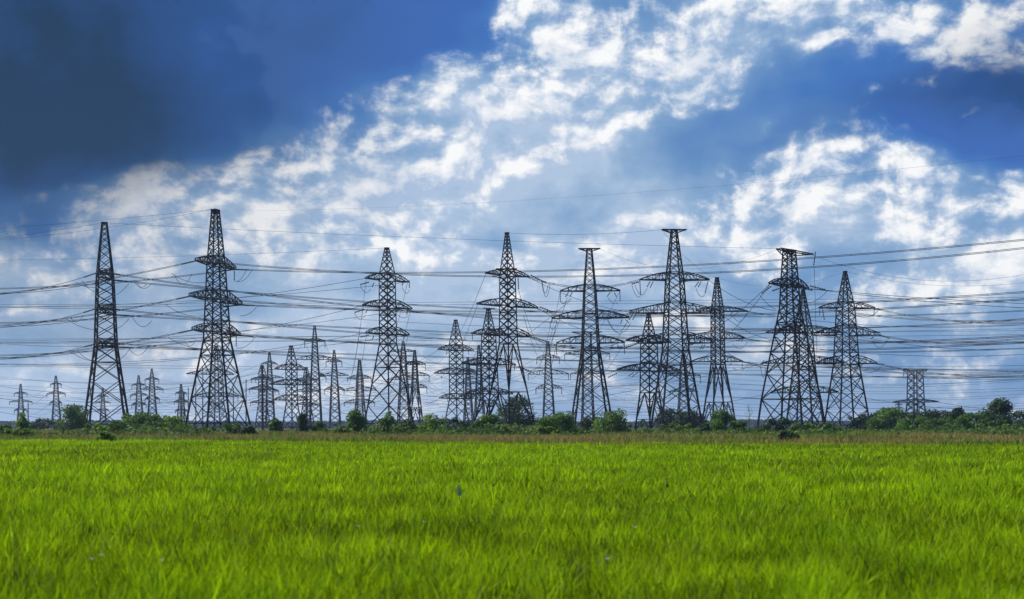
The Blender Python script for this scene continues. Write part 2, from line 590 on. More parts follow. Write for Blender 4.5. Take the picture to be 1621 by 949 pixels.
def tree(name, cx, wpx, top, D, shape, leaf, label, cat, group=None, n=None, base=None):
    X = (cx - 810.5) * D / F
    gz = g(D) if base is None else base
    Ht = EYE + (HOR - top) * D / F - gz
    W = wpx * D / F / 2
    root = empty(name, Matrix.Translation((X, D, gz)))
    tag(root, label, cat, group)
    r = np.random.default_rng(int(cx * 7 + top))
    size = 0.10 + D * 0.00042
    n = n or int(min(11000, max(1800, 4.0 * (W * Ht * 3.0) / (size * size))))
    nc = 16 + int(W * Ht * 0.5)
    nc = min(nc, 60)
    lo = 0.05
    cs = []
    tries = 0
    while len(cs) < nc and tries < 4000:
        tries += 1
        h = lo + (0.98 - lo) * r.random()
        if shape == 'cone':
            env = 0.98 * (1 - h) ** 0.75 + 0.06
        elif shape == 'bush':
            env = math.sqrt(max(0, 1 - (h * 0.98) ** 2.6)) * 0.95 + 0.03
        elif shape == 'sapling':
            env = 0.25 + 0.55 * math.sin(math.pi * min(1, h * 1.05)) * (1 - 0.3 * h)
        else:
            env = math.sqrt(max(0, 1 - ((h - 0.42) / 0.58) ** 2)) * 0.98 + 0.04
        env *= 0.78 + 0.30 * r.random()
        a = r.random() * 2 * math.pi
        q = math.sqrt(r.random()) * env
        rad = (0.26 + 0.20 * r.random()) * min(W, Ht * 0.7) * (1.15 - 0.45 * h)
        z = h * Ht
        z = min(z, Ht - rad * 0.6)
        cs.append((math.cos(a) * q * (W - rad * .5), math.sin(a) * q * (W - rad * .5), max(z, rad * 0.3), rad))
    cs = np.array(cs)
    wgt = cs[:, 3] ** 2
    idx = r.choice(len(cs), n, p=wgt / wgt.sum())
    dv = r.normal(0, 1, (n, 3))
    dv /= np.linalg.norm(dv, axis=1)[:, None]
    rr = cs[idx, 3] * (0.45 + 0.75 * r.random(n) ** 0.7)
    pos = cs[idx, :3] + dv * rr[:, None] * np.array([1, 1, 0.85])
    pos[:, 2] = np.clip(pos[:, 2], 0.02, None)
    # leaf quads, loosely facing outwards
    nrm = dv * 0.6 + r.normal(0, 0.7, (n, 3)) + np.array([0, 0, 0.35])
    nrm /= np.linalg.norm(nrm, axis=1)[:, None]
    u = np.cross(nrm, r.normal(0, 1, (n, 3)))
    u /= np.linalg.norm(u, axis=1)[:, None] + 1e-9
    w = np.cross(nrm, u)
    s = size * (0.6 + 0.8 * r.random(n))[:, None]
    u, w = u * s * 0.85, w * s * 0.5
    v = np.stack([pos - u, pos + w, pos + u, pos - w], 1).reshape(-1, 3)
    lo_ = np.arange(n * 4)
    o = mesh_np('foliage' if cat == 'bush' else 'crown', v, lo_, np.arange(n) * 4, np.full(n, 4), LEAF[leaf], root)
    a = o.data.attributes.new('tone', 'FLOAT', 'POINT')
    ct = r.random(len(cs))
    tone = np.clip(0.55 * ct[idx] + 0.45 * r.random(n), 0, 1)
    a.data.foreach_set('value', np.repeat(tone, 4).astype(np.float32))
    # trunk with limbs
    mb = MB()
    tr = 0.035 + 0.022 * Ht
    if shape == 'bush':
        for k in range(5):
            t = cs[r.integers(len(cs))][:3]
            mb.tube([Vector((0.1 * math.cos(k), 0.1 * math.sin(k), -0.05)), Vector((t[0] * .4, t[1] * .4, t[2] * .45)), Vector(t)], [tr * .6, tr * .4, tr * .15], 5)
        mb.build('stem', M_BARK, root, True)
    else:
        pts = [Vector((0, 0, -0.1)), Vector((0.1, 0.05, Ht * .3)), Vector((-0.1, 0, Ht * .62)), Vector((0, 0, Ht * .93))]
        mb.tube(pts, [tr, tr * .8, tr * .45, tr * .12], 7)
        for k in range(9):
            c = cs[r.integers(len(cs))]
            h0 = max(0.15 * Ht, c[2] * 0.6)
            mb.tube([Vector((0, 0, h0)), Vector((c[0] * .5, c[1] * .5, (h0 + c[2]) / 2 + .1)), Vector(c[:3])], [tr * .45, tr * .28, tr * .1], 5)
        mb.build('trunk', M_BARK, root, True)
    return root


BUSHES = [
    # name, cx, width, top, D, shape, leaf, label, category
    ('shrub', 8, 44, 675, 230, 'bush', 'mid', 'low mid green shrub at the left edge of the view', 'bush'),
    ('sapling', 37, 24, 655, 215, 'sapling', 'fresh', 'thin upright sapling in front of the leftmost small pylon', 'tree'),
    ('shrub', 30, 50, 679, 200, 'bush', 'fresh', 'low yellowish green shrub around the foot of the thin sapling', 'bush'),
    ('dark_tree', 70, 62, 664, 400, 'round', 'dark', 'wide low dark tree between the thin sapling and the rounded tree', 'tree'),
    ('broad_tree', 121, 46, 642, 290, 'round', 'mid', 'rounded dark green tree left of the leftmost big pylon', 'tree'),
    ('shrub', 150, 40, 671, 235, 'bush', 'fresh', 'bright shrub at the left foot of the leftmost big pylon', 'bush'),
    ('shrub', 186, 36, 668, 245, 'bush', 'mid', 'shrub between the legs of the leftmost big pylon', 'bush'),
    ('bush', 218, 52, 655, 290, 'bush', 'mid', 'dense bush just right of the leftmost big pylon', 'bush'),
    ('bush', 250, 44, 657, 285, 'bush', 'mid', 'tallest of the bushes left of the bulky pylon, darker side in shade', 'bush'),
    ('bush', 276, 44, 661, 250, 'bush', 'fresh', 'light green bush just left of the bulky pylon feet', 'bush'),
    ('shrub', 168, 34, 684, 165, 'bush', 'fresh', 'very low bright shrub in the weeds under the leftmost big pylon', 'bush'),
    ('shrub', 369, 44, 671, 245, 'bush', 'mid', 'low shrub under the right half of the bulky pylon', 'bush'),
    ('shrub', 325, 34, 676, 250, 'bush', 'mid', 'small shrub under the middle of the bulky pylon', 'bush'),
    ('shrub', 393, 26, 675, 240, 'bush', 'dark', 'small dark shrub at the right foot of the bulky pylon', 'bush'),
    ('shrub', 437, 24, 663, 300, 'sapling', 'mid', 'small airy shrub just left of the mid-size pylon with curved peak', 'bush'),
    ('shrub', 480, 25, 655, 300, 'sapling', 'dark', 'slender dark shrub just right of the mid-size pylon with curved peak', 'bush'),
    ('shrub', 505, 28, 668, 300, 'bush', 'mid', 'low round shrub under the tall slim far pylon', 'bush'),
    ('conical_bush', 562, 42, 651, 250, 'cone', 'mid', 'pointed bush left of the left foot of the central lattice pylon', 'bush'),
    ('shrub', 543, 26, 674, 240, 'bush', 'fresh', 'low light shrub leaning on the left of the pointed bush', 'bush'),
    ('bush', 618, 52, 662, 240, 'bush', 'mid', 'broad bush under the middle of the central lattice pylon', 'bush'),
    ('sapling', 616, 20, 652, 245, 'sapling', 'fresh', 'light sapling rising from the bush inside the central lattice pylon', 'tree'),
    ('bush', 645, 34, 666, 245, 'bush', 'dark', 'dark bush at the right foot of the central lattice pylon', 'bush'),
    ('bush', 690, 48, 657, 255, 'bush', 'fresh', 'tall bush left of the mid-size pylon with the pointed peak', 'bush'),
    ('bush', 722, 46, 663, 250, 'bush', 'dark', 'dark bush under the mid-size pylon with the pointed peak', 'bush'),
    ('bush', 775, 52, 659, 250, 'bush', 'mid', 'round bush in front of the crowded pair of pylons', 'bush'),
    ('shrub', 800, 34, 674, 230, 'bush', 'fresh', 'low light shrub just right of the round bush by the crowded pylons', 'bush'),
    ('broad_tree', 822, 62, 630, 330, 'round', 'dark', 'tallest dark leafy tree behind the splayed leg of the open-legged pylon', 'tree'),
    ('shrub', 838, 30, 674, 240, 'bush', 'fresh', 'small bright shrub below the tallest dark leafy tree', 'bush'),
    ('bush', 882, 58, 652, 235, 'bush', 'mid', 'large rounded bush left of the flat-topped pylon', 'bush'),
    ('shrub', 862, 34, 677, 215, 'bush', 'fresh', 'light shrub at the front of the large rounded bush', 'bush'),
    ('bush', 935, 50, 661, 330, 'bush', 'dark', 'dark bush behind the left foot of the flat-topped pylon', 'bush'),
    ('bush', 966, 52, 650, 270, 'round', 'mid', 'leafy bush at the right foot of the flat-topped pylon', 'bush'),
    ('bush', 1000, 60, 671, 300, 'bush', 'mid', 'low bush between the flat-topped pylon and the short stout pylon', 'bush'),
    ('dark_tree', 1066, 50, 648, 430, 'round', 'dark', 'dark leafy tree seen through the left legs of the tall capped pylon', 'tree'),
    ('dark_tree', 1096, 42, 652, 430, 'round', 'dark', 'dark leafy tree seen through the right legs of the tall capped pylon', 'tree'),
    ('bush', 1075, 74, 672, 270, 'bush', 'fresh', 'long low green bush in front of the tall capped pylon', 'bush'),
    ('bush', 1142, 52, 651, 290, 'sapling', 'mid', 'airy brownish bush under the slim open-legged pylon', 'bush'),
    ('bush', 1112, 44, 671, 280, 'bush', 'dark', 'low dark bush between the tall capped pylon and the slim open-legged pylon', 'bush'),
    ('bush', 1178, 64, 668, 280, 'bush', 'mid', 'low bush left of the huge broad-based pylon', 'bush'),
    ('bush', 1228, 56, 664, 265, 'bush', 'dark', 'dark bush under the left half of the huge broad-based pylon', 'bush'),
    ('bush', 1270, 50, 671, 255, 'bush', 'mid', 'low bush under the right half of the huge broad-based pylon', 'bush'),
    ('bush', 1311, 48, 671, 250, 'bush', 'mid', 'rounded bush between the huge broad-based pylon and its right neighbour', 'bush'),
    ('shrub', 1248, 38, 684, 160, 'bush', 'dark', 'very low dark shrub in the weeds below the huge broad-based pylon', 'bush'),
    ('dark_tree', 1378, 50, 656, 480, 'round', 'dark', 'dark tree just right of the last big pylon', 'tree'),
    ('broad_tree', 1410, 44, 652, 380, 'round', 'mid', 'rounded tree left of the short flat-topped pylon', 'tree'),
    ('broad_tree', 1436, 40, 654, 420, 'round', 'dark', 'dark rounded tree directly left of the short flat-topped pylon legs', 'tree'),
    ('broad_tree', 1452, 48, 664, 360, 'bush', 'mid', 'low leafy tree in front of the short flat-topped pylon', 'tree'),
    ('dark_tree', 1490, 46, 654, 400, 'round', 'dark', 'dark tree just right of the short flat-topped pylon', 'tree'),
    ('conical_tree', 1517, 26, 650, 410, 'cone', 'dark', 'small pointed tree between dark rounded trees', 'tree'),
    ('broad_tree', 1508, 44, 664, 370, 'round', 'mid', 'rounded green tree in front of the small pointed tree', 'tree'),
    ('broad_tree', 1540, 48, 660, 380, 'round', 'mid', 'rounded green tree left of the spruce', 'tree'),
    ('dark_tree', 1562, 46, 655, 390, 'round', 'dark', 'dark tree overlapping the left side of the spruce', 'tree'),
    ('spruce_tree', 1584, 46, 638, 400, 'cone', 'dark', 'tallest pointed spruce in the row at right', 'tree'),
    ('broad_tree', 1609, 50, 656, 390, 'round', 'dark', 'dark tree at the right edge of the view', 'tree'),
    ('bush', 1590, 60, 670, 340, 'bush', 'mid', 'low leafy bush in front of the tall spruce', 'bush'),
]
for b in BUSHES:
    nm, cx, w_, top, D, sh, lf, lab, cat = b
    D = D * (0.66 if cat == 'bush' else 0.9 if cx < 1350 else 0.62)
    w_ *= 1.28 if cx < 1350 else 1.7
    top -= 0 if cx < 1350 else 4
    tree(nm, cx, w_, top, D, sh, lf, lab, cat, 'bushes and trees along the far side of the field')


def low_scrub():
    m = material('scrub_leaf', (0.10, 0.165, 0.02), 0.7, 0, 0, 0.12, color2=(0.055, 0.11, 0.018), transl=0.3, attr=(0.5, 1.5, 0.475, 0.515))
    n = 130000
    X, Y = wedge(n, 135, 265, 1.0, 3)
    pxx = 810.5 + F * X / Y
    dens = np.interp(pxx, [0, 60, 150, 300, 380, 400, 540, 570, 850, 900, 1330, 1360, 1400, 1621], [.75, .5, .85, .8, .6, .28, .28, .8, .85, .6, .8, .25, .55, .75])
    c = vnoise(X + 13, Y, 7.0) * 0.6 + vnoise(X, Y + 5, 2.6) * 0.4
    keep = c > (0.80 - 0.50 * dens)
    X, Y, c, dens = X[keep], Y[keep], c[keep], dens[keep]
    n = len(X)
    Hh = (0.35 + 2.4 * np.clip(c - (0.80 - 0.50 * dens), 0, 1)) * (0.7 + .5 * dens)
    q_ = 810.5 + F * X / Y
    Hh *= np.interp(q_, [0, 190, 210, 290, 320, 540, 570, 900, 930, 1621], [.8, .8, 1.2, 1.2, .8, .7, 1.05, 1.05, .9, .8])
    z = rng.random(n) ** 0.6 * Hh
    nrm = rng.normal(0, 1, (n, 3)) + np.array([0, 0, .5])
    nrm /= np.linalg.norm(nrm, axis=1)[:, None]
    u = np.cross(nrm, rng.normal(0, 1, (n, 3)))
    u /= np.linalg.norm(u, axis=1)[:, None]
    w = np.cross(nrm, u)
    s = (0.11 + 0.12 * rng.random(n))[:, None]
    pos = np.stack([X, Y, z], 1)
    v = np.stack([pos - u * s, pos + w * s * .6, pos + u * s, pos - w * s * .6], 1).reshape(-1, 3)
    o = mesh_np('low_scrub', v, np.arange(4 * n), np.arange(n) * 4, np.full(n, 4), m)
    a = o.data.attributes.new('tone', 'FLOAT', 'POINT')
    a.data.foreach_set('value', np.repeat(0.5 * rng.random(n) + 0.5 * vnoise(X, Y, 4.0), 4).astype(np.float32))
    tag(o, 'low green scrub growing among the pylon feet', 'scrub', kind='stuff')


low_scrub()


def bare_sapling(cx, top, D, label):
    root = empty('bare_sapling', Matrix.Translation(((cx - 810.5) * D / F, D, 0)))
    tag(root, label, 'tree')
    H = EYE + (HOR - top) * D / F
    mb = MB()
    mb.tube([Vector((0, 0, -.1)), Vector((.05, 0, H * .5)), Vector((-.15, 0, H))], [.07, .05, .02], 5)
    mb.build('trunk', M_BARK, root)
    mb = MB()
    r = random.Random(3)
    for k in range(16):
        h = H * (.35 + .6 * k / 16)
        a = r.random() * 6.28
        L = (1 - k / 22) * 1.5
        p0 = Vector((0, 0, h))
        p1 = p0 + Vector((math.cos(a) * L * .5, math.sin(a) * L * .5, L * .5))
        p2 = p0 + Vector((math.cos(a) * L * .8, math.sin(a) * L * .8, L * 1.1))
        mb.tube([p0, p1, p2], [.03, .022, .012], 4)
    mb.build('branch', M_BARK, root)


bare_sapling(1186, 640, 270, 'bare leafless sapling left of the huge broad-based pylon')


# far forest: uncounted trees on the horizon
def far_forest():
    m = material('far_forest_leaf', (0.012, 0.026, 0.018), 0.95, 0, 0.3, 0.02, spec=0.05, attr=(0.6, 1.4, 0.49, 0.51))
    n = 60000
    X = (rng.random(n) * 2 - 1) * 1100
    Y = 1650 + rng.random(n) * 260 + X * 0.08
    c = vnoise(X, Y * 0, 90.0) * 0.55 + vnoise(X + 900, Y * 0, 22.0) * 0.45
    gz = -6.0
    Hh = 9.0 + 5.0 * c
    z = gz + rng.random(n) ** 0.7 * Hh
    nrm = rng.normal(0, 1, (n, 3))
    nrm /= np.linalg.norm(nrm, axis=1)[:, None]
    u = np.cross(nrm, rng.normal(0, 1, (n, 3)))
    u /= np.linalg.norm(u, axis=1)[:, None]
    w = np.cross(nrm, u)
    s = (1.0 + 1.2 * rng.random(n))[:, None]
    pos = np.stack([X, Y, z], 1)
    v = np.stack([pos - u * s, pos + w * s * .7, pos + u * s, pos - w * s * .7], 1).reshape(-1, 3)
    o = mesh_np('far_forest', v, np.arange(4 * n), np.arange(n) * 4, np.full(n, 4), m)
    a = o.data.attributes.new('tone', 'FLOAT', 'POINT')
    a.data.foreach_set('value', np.repeat(rng.random(n), 4).astype(np.float32))
    tag(o, 'far forest along the horizon fading to blue', 'forest', kind='stuff')


far_forest()

# ------------------------------------------------------------------ pylons
LEAN = R(-0.72)
TOW = {}


def ins_mesh(mb, p, q, r):
    """a cap-and-pin insulator string from p to q: ribbed discs on a rod"""
    p, q = Vector(p), Vector(q)
    n = max(5, int((q - p).length / 0.42))
    pts, rad = [], []
    for i in range(n):
        for fr, rr in ((0.0, .35), (0.25, 1.0), (0.6, 1.0), (0.8, .35)):
            pts.append(p.lerp(q, (i + fr) / n))
            rad.append(r * rr)
    pts.append(q)
    rad.append(r * .35)
    mb.tube(pts, rad, 6)


def pylon(key, x, top, D, phi, prof, arms, label, cat='pylon', group=None, style='x', ring=None, cap=None, hang=8, detail=True,
          thick=1.0, mat=None, foot_y=None):
    s = D / F                       # metres per photo pixel there
    gz = g(D)
    Z = lambda y: EYE + (HOR - y) * s - gz
    X = (x - 810.5) * s
    phi = phi - math.degrees(math.atan((x - 810.5) / F))   # phi is measured against the line of sight
    M = Matrix.Translation((X, D, gz)) @ Matrix.Rotation(LEAN, 4, 'Y') @ Matrix.Rotation(R(phi), 4, 'Z')
    root = empty('transmission_pylon', M)
    tag(root, label, cat, group)
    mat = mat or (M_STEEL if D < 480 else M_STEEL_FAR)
    lw = max(0.26, D * 0.00058) * thick
    bw = lw * 0.52
    pr = sorted([(0.0, prof[0][1] * s)] + [(Z(y), a * s) for y, a in prof[1:]])
    pr[0] = (0.0, prof[0][1] * s)
    zs = [p[0] for p in pr]

    def A(z):
        return float(np.interp(z, zs, [p[1] for p in pr]))

    def corner(z, i):
        a = A(z)
        return Vector((a * (1, -1, -1, 1)[i], a * (1, 1, -1, -1)[i], z))

    waist = zs[1]
    ztop = zs[-1]
    br = MB()                       # bracing below the waist
    up = MB()                       # shaft above the waist
    # legs: one part each
    for i in range(4):
        lg = MB()
        lg.bar(corner(0, i) + Vector((0, 0, -0.15)), corner(waist, i), lw * 1.12, lw * 1.05)
        if detail:
            c0 = corner(0, i)
            lg.box((c0.x, c0.y, 0.35), lw * 2.2, lw * 2.2, 0.06)
        lo = lg.build('leg', mat, root)
        if detail:
            ft = MB()
            c0 = corner(0, i)
            ft.box((c0.x, c0.y, 0.06), 1.0, 1.0, 0.52)
            ft.build('footing', M_CONC, lo)

    def panel(mb, z0, z1, w, kind='x', horiz=True):
        for i in range(4):
            j = (i + 1) % 4
            a0, b0, a1, b1 = corner(z0, i), corner(z0, j), corner(z1, i), corner(z1, j)
            if kind == 'x':
                mb.bar(a0, b1, w)
                mb.bar(b0, a1, w)
            elif kind == 'zig':
                if i % 2:
                    mb.bar(a0, b1, w)
                else:
                    mb.bar(b0, a1, w)
            elif kind == 'v':       # inverted V up to the middle of the face
                mid = (a1 + b1) / 2
                mb.bar(a0, mid, w * 1.25)
                mb.bar(b0, mid, w * 1.25)
                for t in (0.33, 0.66):
                    mb.bar(a0.lerp(a1, t), a0.lerp(mid, t), w * .8)
                    mb.bar(b0.lerp(b1, t), b0.lerp(mid, t), w * .8)
                    mb.bar(a0.lerp(a1, t), a0.lerp(mid, min(1, t + .3)), w * .8)
                    mb.bar(b0.lerp(b1, t), b0.lerp(mid, min(1, t + .3)), w * .8)
            if horiz:
                mb.bar(a1, b1, w)

    def run(mb, z0, z1, k, kind, w, every=99):
        """panels as tall as k times the face width"""
        zz = [z0]
        while zz[-1] < z1 - 0.3:
            zz.append(zz[-1] + max(0.5, k * 2 * A(zz[-1])))
        if len(zz) > 2:
            f = (z1 - z0) / (zz[-1] - z0)
            zz = [z0 + (q - z0) * f for q in zz]
        else:
            zz = [z0, z1]
        for c, (q0, q1) in enumerate(zip(zz, zz[1:])):
            panel(mb, q0, q1, w, kind, horiz=((c + 1) % every == 0) or c == len(zz) - 2)

    if style == 'open' and ring:
        zr = Z(ring)
        panel(br, 0.0, zr, bw, 'v', True)
        panel(br, zr, waist, bw, 'v', True)
        for i in range(4):
            br.bar(corner(zr, i), corner(zr, (i + 2) % 4), bw * .8)
    else:
        if detail:
            zl = waist * 0.10
            for i in range(4):
                br.bar(corner(zl, i), corner(zl, (i + 1) % 4), bw * 1.1)
        run(br, 0.0, waist, 0.74, 'x', bw, every=3)
    br.build('leg_bracing', mat, root)
    # shaft
    for i in range(4):
        for q0, q1 in zip(zs[1:], zs[2:]):
            f0, f1 = (1 - 0.3 * (q0 / ztop)), (1 - 0.3 * (q1 / ztop))
            up.bar(corner(q0, i), corner(q1, i), lw * f0, lw * f1)
    zlast_arm = max([Z(a[0]) + a[1] * s for a in arms] + [waist + 0.5]) if arms else waist + 0.5
    zlast_arm = min(zlast_arm, ztop - 0.6)
    run(up, waist, zlast_arm, 0.62, 'zig' if style == 'zig' else 'x', bw, every=4)
    up.build('shaft', mat, root)
    # peak
    pk = MB()
    run(pk, zlast_arm, ztop, 0.75, 'zig' if style == 'zig' else 'x', bw * .85, every=99)
    a = A(ztop)
    pk.box((0, 0, ztop), 2 * a + lw, 2 * a + lw, lw * 0.8)
    if cap:
        cl, ch = cap[0] * s, cap[1] * s
        clr = (cap[2] if len(cap) > 2 else cap[0]) * s
        for sg, L_ in ((-1, cl), (1, clr)):
            for yy in (-a, a):
                pk.bar((sg * a, yy, ztop), (sg * L_, yy * .6, ztop + 0.04), bw * 1.3)
                pk.bar((sg * A(ztop - ch), yy, ztop - ch), (sg * L_, yy * .6, ztop), bw)
                for t in (.4, .7):
                    xx = sg * (a + (L_ - a) * t)
                    pk.bar((xx, yy * (1 - .4 * t), ztop), (xx, yy * (1 - .4 * t), ztop - ch * (1 - t)), bw * .8)
            pk.bar((sg * L_, -a * .6, ztop), (sg * L_, a * .6, ztop), bw)
    pk.build('peak', mat, root)
    tips = []
    for ai, arm in enumerate(arms):
        y, h, Ll, Lr = arm[:4]
        z = Z(y)
        ht = h * s
        row = []
        for sg, L_ in ((-1, Ll), (1, Lr)):
            if not L_:
                row.append(None)
                continue
            L = L_ * s
            a0, a1 = A(z), A(z + ht)
            wt = min(0.30 * a0, 0.5)
            tt = ht * (0.10 if h < 14 else 0.25)
            mb = MB()
            lo_ = [Vector((sg * a0, e * a0, z)) for e in (-1, 1)]
            hi_ = [Vector((sg * a1, e * a1, z + ht)) for e in (-1, 1)]
            lt = [Vector((sg * L, e * wt, z)) for e in (-1, 1)]
            # the top chord comes down in a slight arch
            ht_ = [Vector((sg * L, e * wt, z + tt)) for e in (-1, 1)]
            nb_ = max(3, int(abs(L - a0) / (1.35 if D < 480 else 2.4)))
            arch = lambda t: ht * (0.16 if h < 13.5 else 0.05) * math.sin(math.pi * t)
            for e in (0, 1):
                mb.bar(lo_[e], lt[e], lw * .8, lw * .55)
                pts = [hi_[e].lerp(ht_[e], k / nb_) + Vector((0, 0, arch(k / nb_))) for k in range(nb_ + 1)]
                pls = [lo_[e].lerp(lt[e], k / nb_) for k in range(nb_ + 1)]
                for k in range(nb_):
                    mb.bar(pts[k], pts[k + 1], lw * .6)
                    if k % 2:
                        mb.bar(pts[k], pls[k + 1], bw * .75)
                    else:
                        mb.bar(pls[k], pts[k + 1], bw * .75)
                    mb.bar(pts[k + 1], pls[k + 1], bw * .7)
            for k in range(nb_):
                e = k % 2
                mb.bar(lo_[e].lerp(lt[e], k / nb_), lo_[1 - e].lerp(lt[1 - e], (k + 1) / nb_), bw * .75)
            mb.bar(lt[0], lt[1], bw)
            mb.bar(hi_[0], hi_[1], bw)
            mb.build('cross_arm', mat, root)
            tip = Vector((sg * L, 0, z))
            row.append(M @ tip)
            hg = arm[4] if len(arm) > 4 else hang
            if hg:
                im = MB()
                rr = max(0.11, D * 0.00033)
                ins_mesh(im, tip + Vector((0, 0, -0.1)), tip + Vector((0, 0, -hg * s)), rr)
                im.build('insulator', M_GLASS if D < 480 else mat, root)
        tips.append(row)
    TOW[key] = dict(root=root, M=M, tips=tips, top=M @ Vector((0, 0, ztop)), D=D, s=s, inv=M.inverted())
    if cap:
        TOW[key]['capL'] = M @ Vector((-cap[0] * s, 0, ztop))
        TOW[key]['capR'] = M @ Vector(((cap[2] if len(cap) > 2 else cap[0]) * s, 0, ztop))
    return root


BIG = 'big lattice pylons in the front row'
MID = 'mid-size lattice pylons behind the front row'
FAR = 'small distant pylons'
# prof: (y, half width) from the foot up, in photo pixels at the pylon's distance
pylon('T1', 169.5, 353, 270, 83, [(685, 33), (550, 15.8), (437, 11.8), (353, 3.6)],
      [(546, 9, 62, 62, 0), (493, 10, 70, 70, 0), (437, 10, 60, 60, 0)],
      'leftmost big pylon, seen end-on so that its arms hardly show', group=BIG, style='x', thick=1.05)
pylon('T2', 345.5, 332, 285, 64, [(685, 39.5), (540, 15.8), (420, 10.6), (333, 4.5)],
      [(527, 14, 78, 78, 0), (476, 16, 86, 86, 0), (420, 14, 66, 66, 0)],
      'tallest bulky pylon near left with three short thick arms and a small flared cap', group=BIG, cap=(9, 6), thick=1.12)
pylon('T3', 616, 393, 290, 45, [(685, 29.5), (545, 9.6), (435, 8.9), (393, 2.2)],
      [(529, 11, 46, 46, 0), (487, 12, 53, 53, 0), (444, 11, 46, 46, 0)],
      'big pylon left of centre with a corner leg facing the viewer and a pointed peak', group=BIG)
pylon('T4', 723.5, 507, 430, 45, [(681, 15.5), (632, 8.0), (545, 7.6), (507, 1.6)],
      [(631, 8, 36, 36, 0), (592, 9, 46, 46, 0), (555, 9, 38, 38, 0)],
      'dark mid-size pylon with a pointed peak, left of the crowded pair', group=MID, thick=1.25)
pylon('T5', 775.5, 490, 370, 45, [(682, 20), (634, 10.5), (530, 7.8), (490, 1.8)],
      [(624, 9, 50, 50, 0), (577, 10, 58, 58, 8), (530, 9, 36, 36, 10)],
      'dark heavy pylon overlapped by the open-legged pylon at its right', group=MID, style='open', ring=664, thick=1.3)
pylon('T6', 806.5, 369, 275, 45, [(685, 29.5), (545, 10.2), (436, 8.6), (369, 1.8)],
      [(532, 12, 50, 50, 0), (485, 12, 66, 66, 0), (436, 9, 47, 47, 0)],
      'big central pylon standing on open splayed legs with a long pointed peak', group=BIG, style='open', ring=621)
pylon('T7b', 931, 526, 470, 8, [(680, 10), (640, 8), (540, 6.2), (526, 6)],
      [(592, 5, 27, 27, 10), (561, 6, 36, 36, 10)],
      'grey pylon standing directly behind the flat-topped pylon', group=MID, cap=(24, 4))
pylon('T7', 936.5, 394, 300, 7, [(684, 31.5), (555, 12.9), (461, 8.9), (394, 3.6)],
      [(543.5, 12, 54, 54, 18), (504, 13, 61, 62, 0), (461, 10, 47, 48, 17)],
      'tall pylon right of centre with a flat T cap and wide arms facing the viewer', group=BIG, style='x', cap=(17, 4))
pylon('T8', 1071, 364, 285, 16, [(684, 34), (556, 17), (443, 11.7), (364, 3.8)],
      [(543.5, 17, 62, 61, 0), (496, 16, 73, 74, 0), (443.5, 12, 56, 56, 0)],
      'tallest capped pylon at centre right with a flat T cap and long arms', group=BIG, cap=(20, 5), thick=1.05)
pylon('T9', 1029, 497, 330, 45, [(683, 17), (622, 10.6), (545, 9.2), (497, 1.5)],
      [(587, 11, 68, 68, 0), (541, 10, 48, 48, 0)],
      'short stout pylon just left of the tall capped pylon', group=MID, style='open', ring=664, thick=1.3)
pylon('T10', 1138, 440, 330, 25, [(683, 21.5), (577, 8.3), (492, 7.6), (440, 1.8)],
      [(573, 10, 45, 42, 12), (536, 11, 54, 47, 0), (493, 8, 36, 52, 0)],
      'slim open-legged pylon right of the tall capped pylon', group=BIG, style='open', ring=637)
pylon('T11b', 1274, 459, 390, 22, [(681, 23), (585, 13.5), (523, 10.5), (459, 1.6)],
      [(622, 10, 56, 56, 0), (575, 11, 66, 66, 0), (527, 11, 62, 62, 0)],
      'pylon half hidden behind the huge broad-based pylon, its peak showing at the right', group=MID, thick=1.3)
pylon('T11', 1253, 397, 265, 62, [(685, 40), (632, 34), (488, 12.0), (445, 10.0), (397, 7.2)],
      [(525, 10, 44, 40, 0), (453, 12, 62, 58, 0)],
      'huge broad-based pylon with a blunt square top and one long top bracket', group=BIG, cap=(34, 8, 74), thick=1.12)
pylon('T12', 1341, 430, 300, 28, [(684, 27.5), (578, 14.8), (488, 10.5), (430, 1.6)],
      [(576, 12, 52, 52, 0), (531, 14, 56, 58, 0), (488, 10, 45, 50, 12)],
      'last big pylon at right with a pointed peak and three pairs of arms', group=BIG)
pylon('T13', 1450, 586, 640, 35, [(678, 13), (640, 9.5), (600, 8.6), (586, 8.4)],
      [(637, 4, 42, 42, 0)],
      'short flat-topped pylon standing alone among the trees at right', group=MID, cap=(20, 4), thick=1.45, hang=0, mat=M_STEEL)
pylon('S7', 344, 548, 430, 30, [(680, 14), (640, 8), (575, 6.5), (548, 1.6)],
      [(628, 7, 38, 38, 8), (593, 8, 52, 30, 0)],
      'smaller pylon visible through the legs of the bulky pylon', group=MID)
pylon('S8', 416, 579, 560, 40, [(680, 9), (640, 4.6), (592, 4.2), (579, 1.5)],
      [(638, 4, 24, 24, 6), (617, 5, 26, 26, 6), (601, 4, 22, 22, 6)],
      'small pylon directly behind the tall dark mast', group=MID)
pylon('S9', 428, 558, 700, 6, [(676, 7), (640, 5.4), (577, 3.0), (558, .9)],
      [(619.5, 4, 16, 14, 7), (598.5, 4, 22, 21, 7), (576.5, 4, 13, 12, 10)],
      'small slim pylon just right of the tall dark mast', group=FAR)
pylon('S10', 462.5, 548, 420, 45, [(681, 11.5), (640, 6.4), (577, 6.2), (560, 3.6), (548, 1.6)],
      [(634, 9, 38, 34, 0), (609.5, 9, 44, 40, 0), (585.5, 9, 35, 31, 0)],
      'mid-size pylon with a curved peak and three pairs of equal arms', group=MID, thick=1.25)
pylon('S11', 486, 582, 640, 40, [(678, 9), (640, 4.2), (600, 4.0), (582, 1.3)],
      [(641, 4, 22, 22, 5), (620, 4, 26, 26, 5), (602, 4, 22, 22, 5)],
      'small pylon between the curved-peak pylon and the tall slim far pylon', group=FAR)
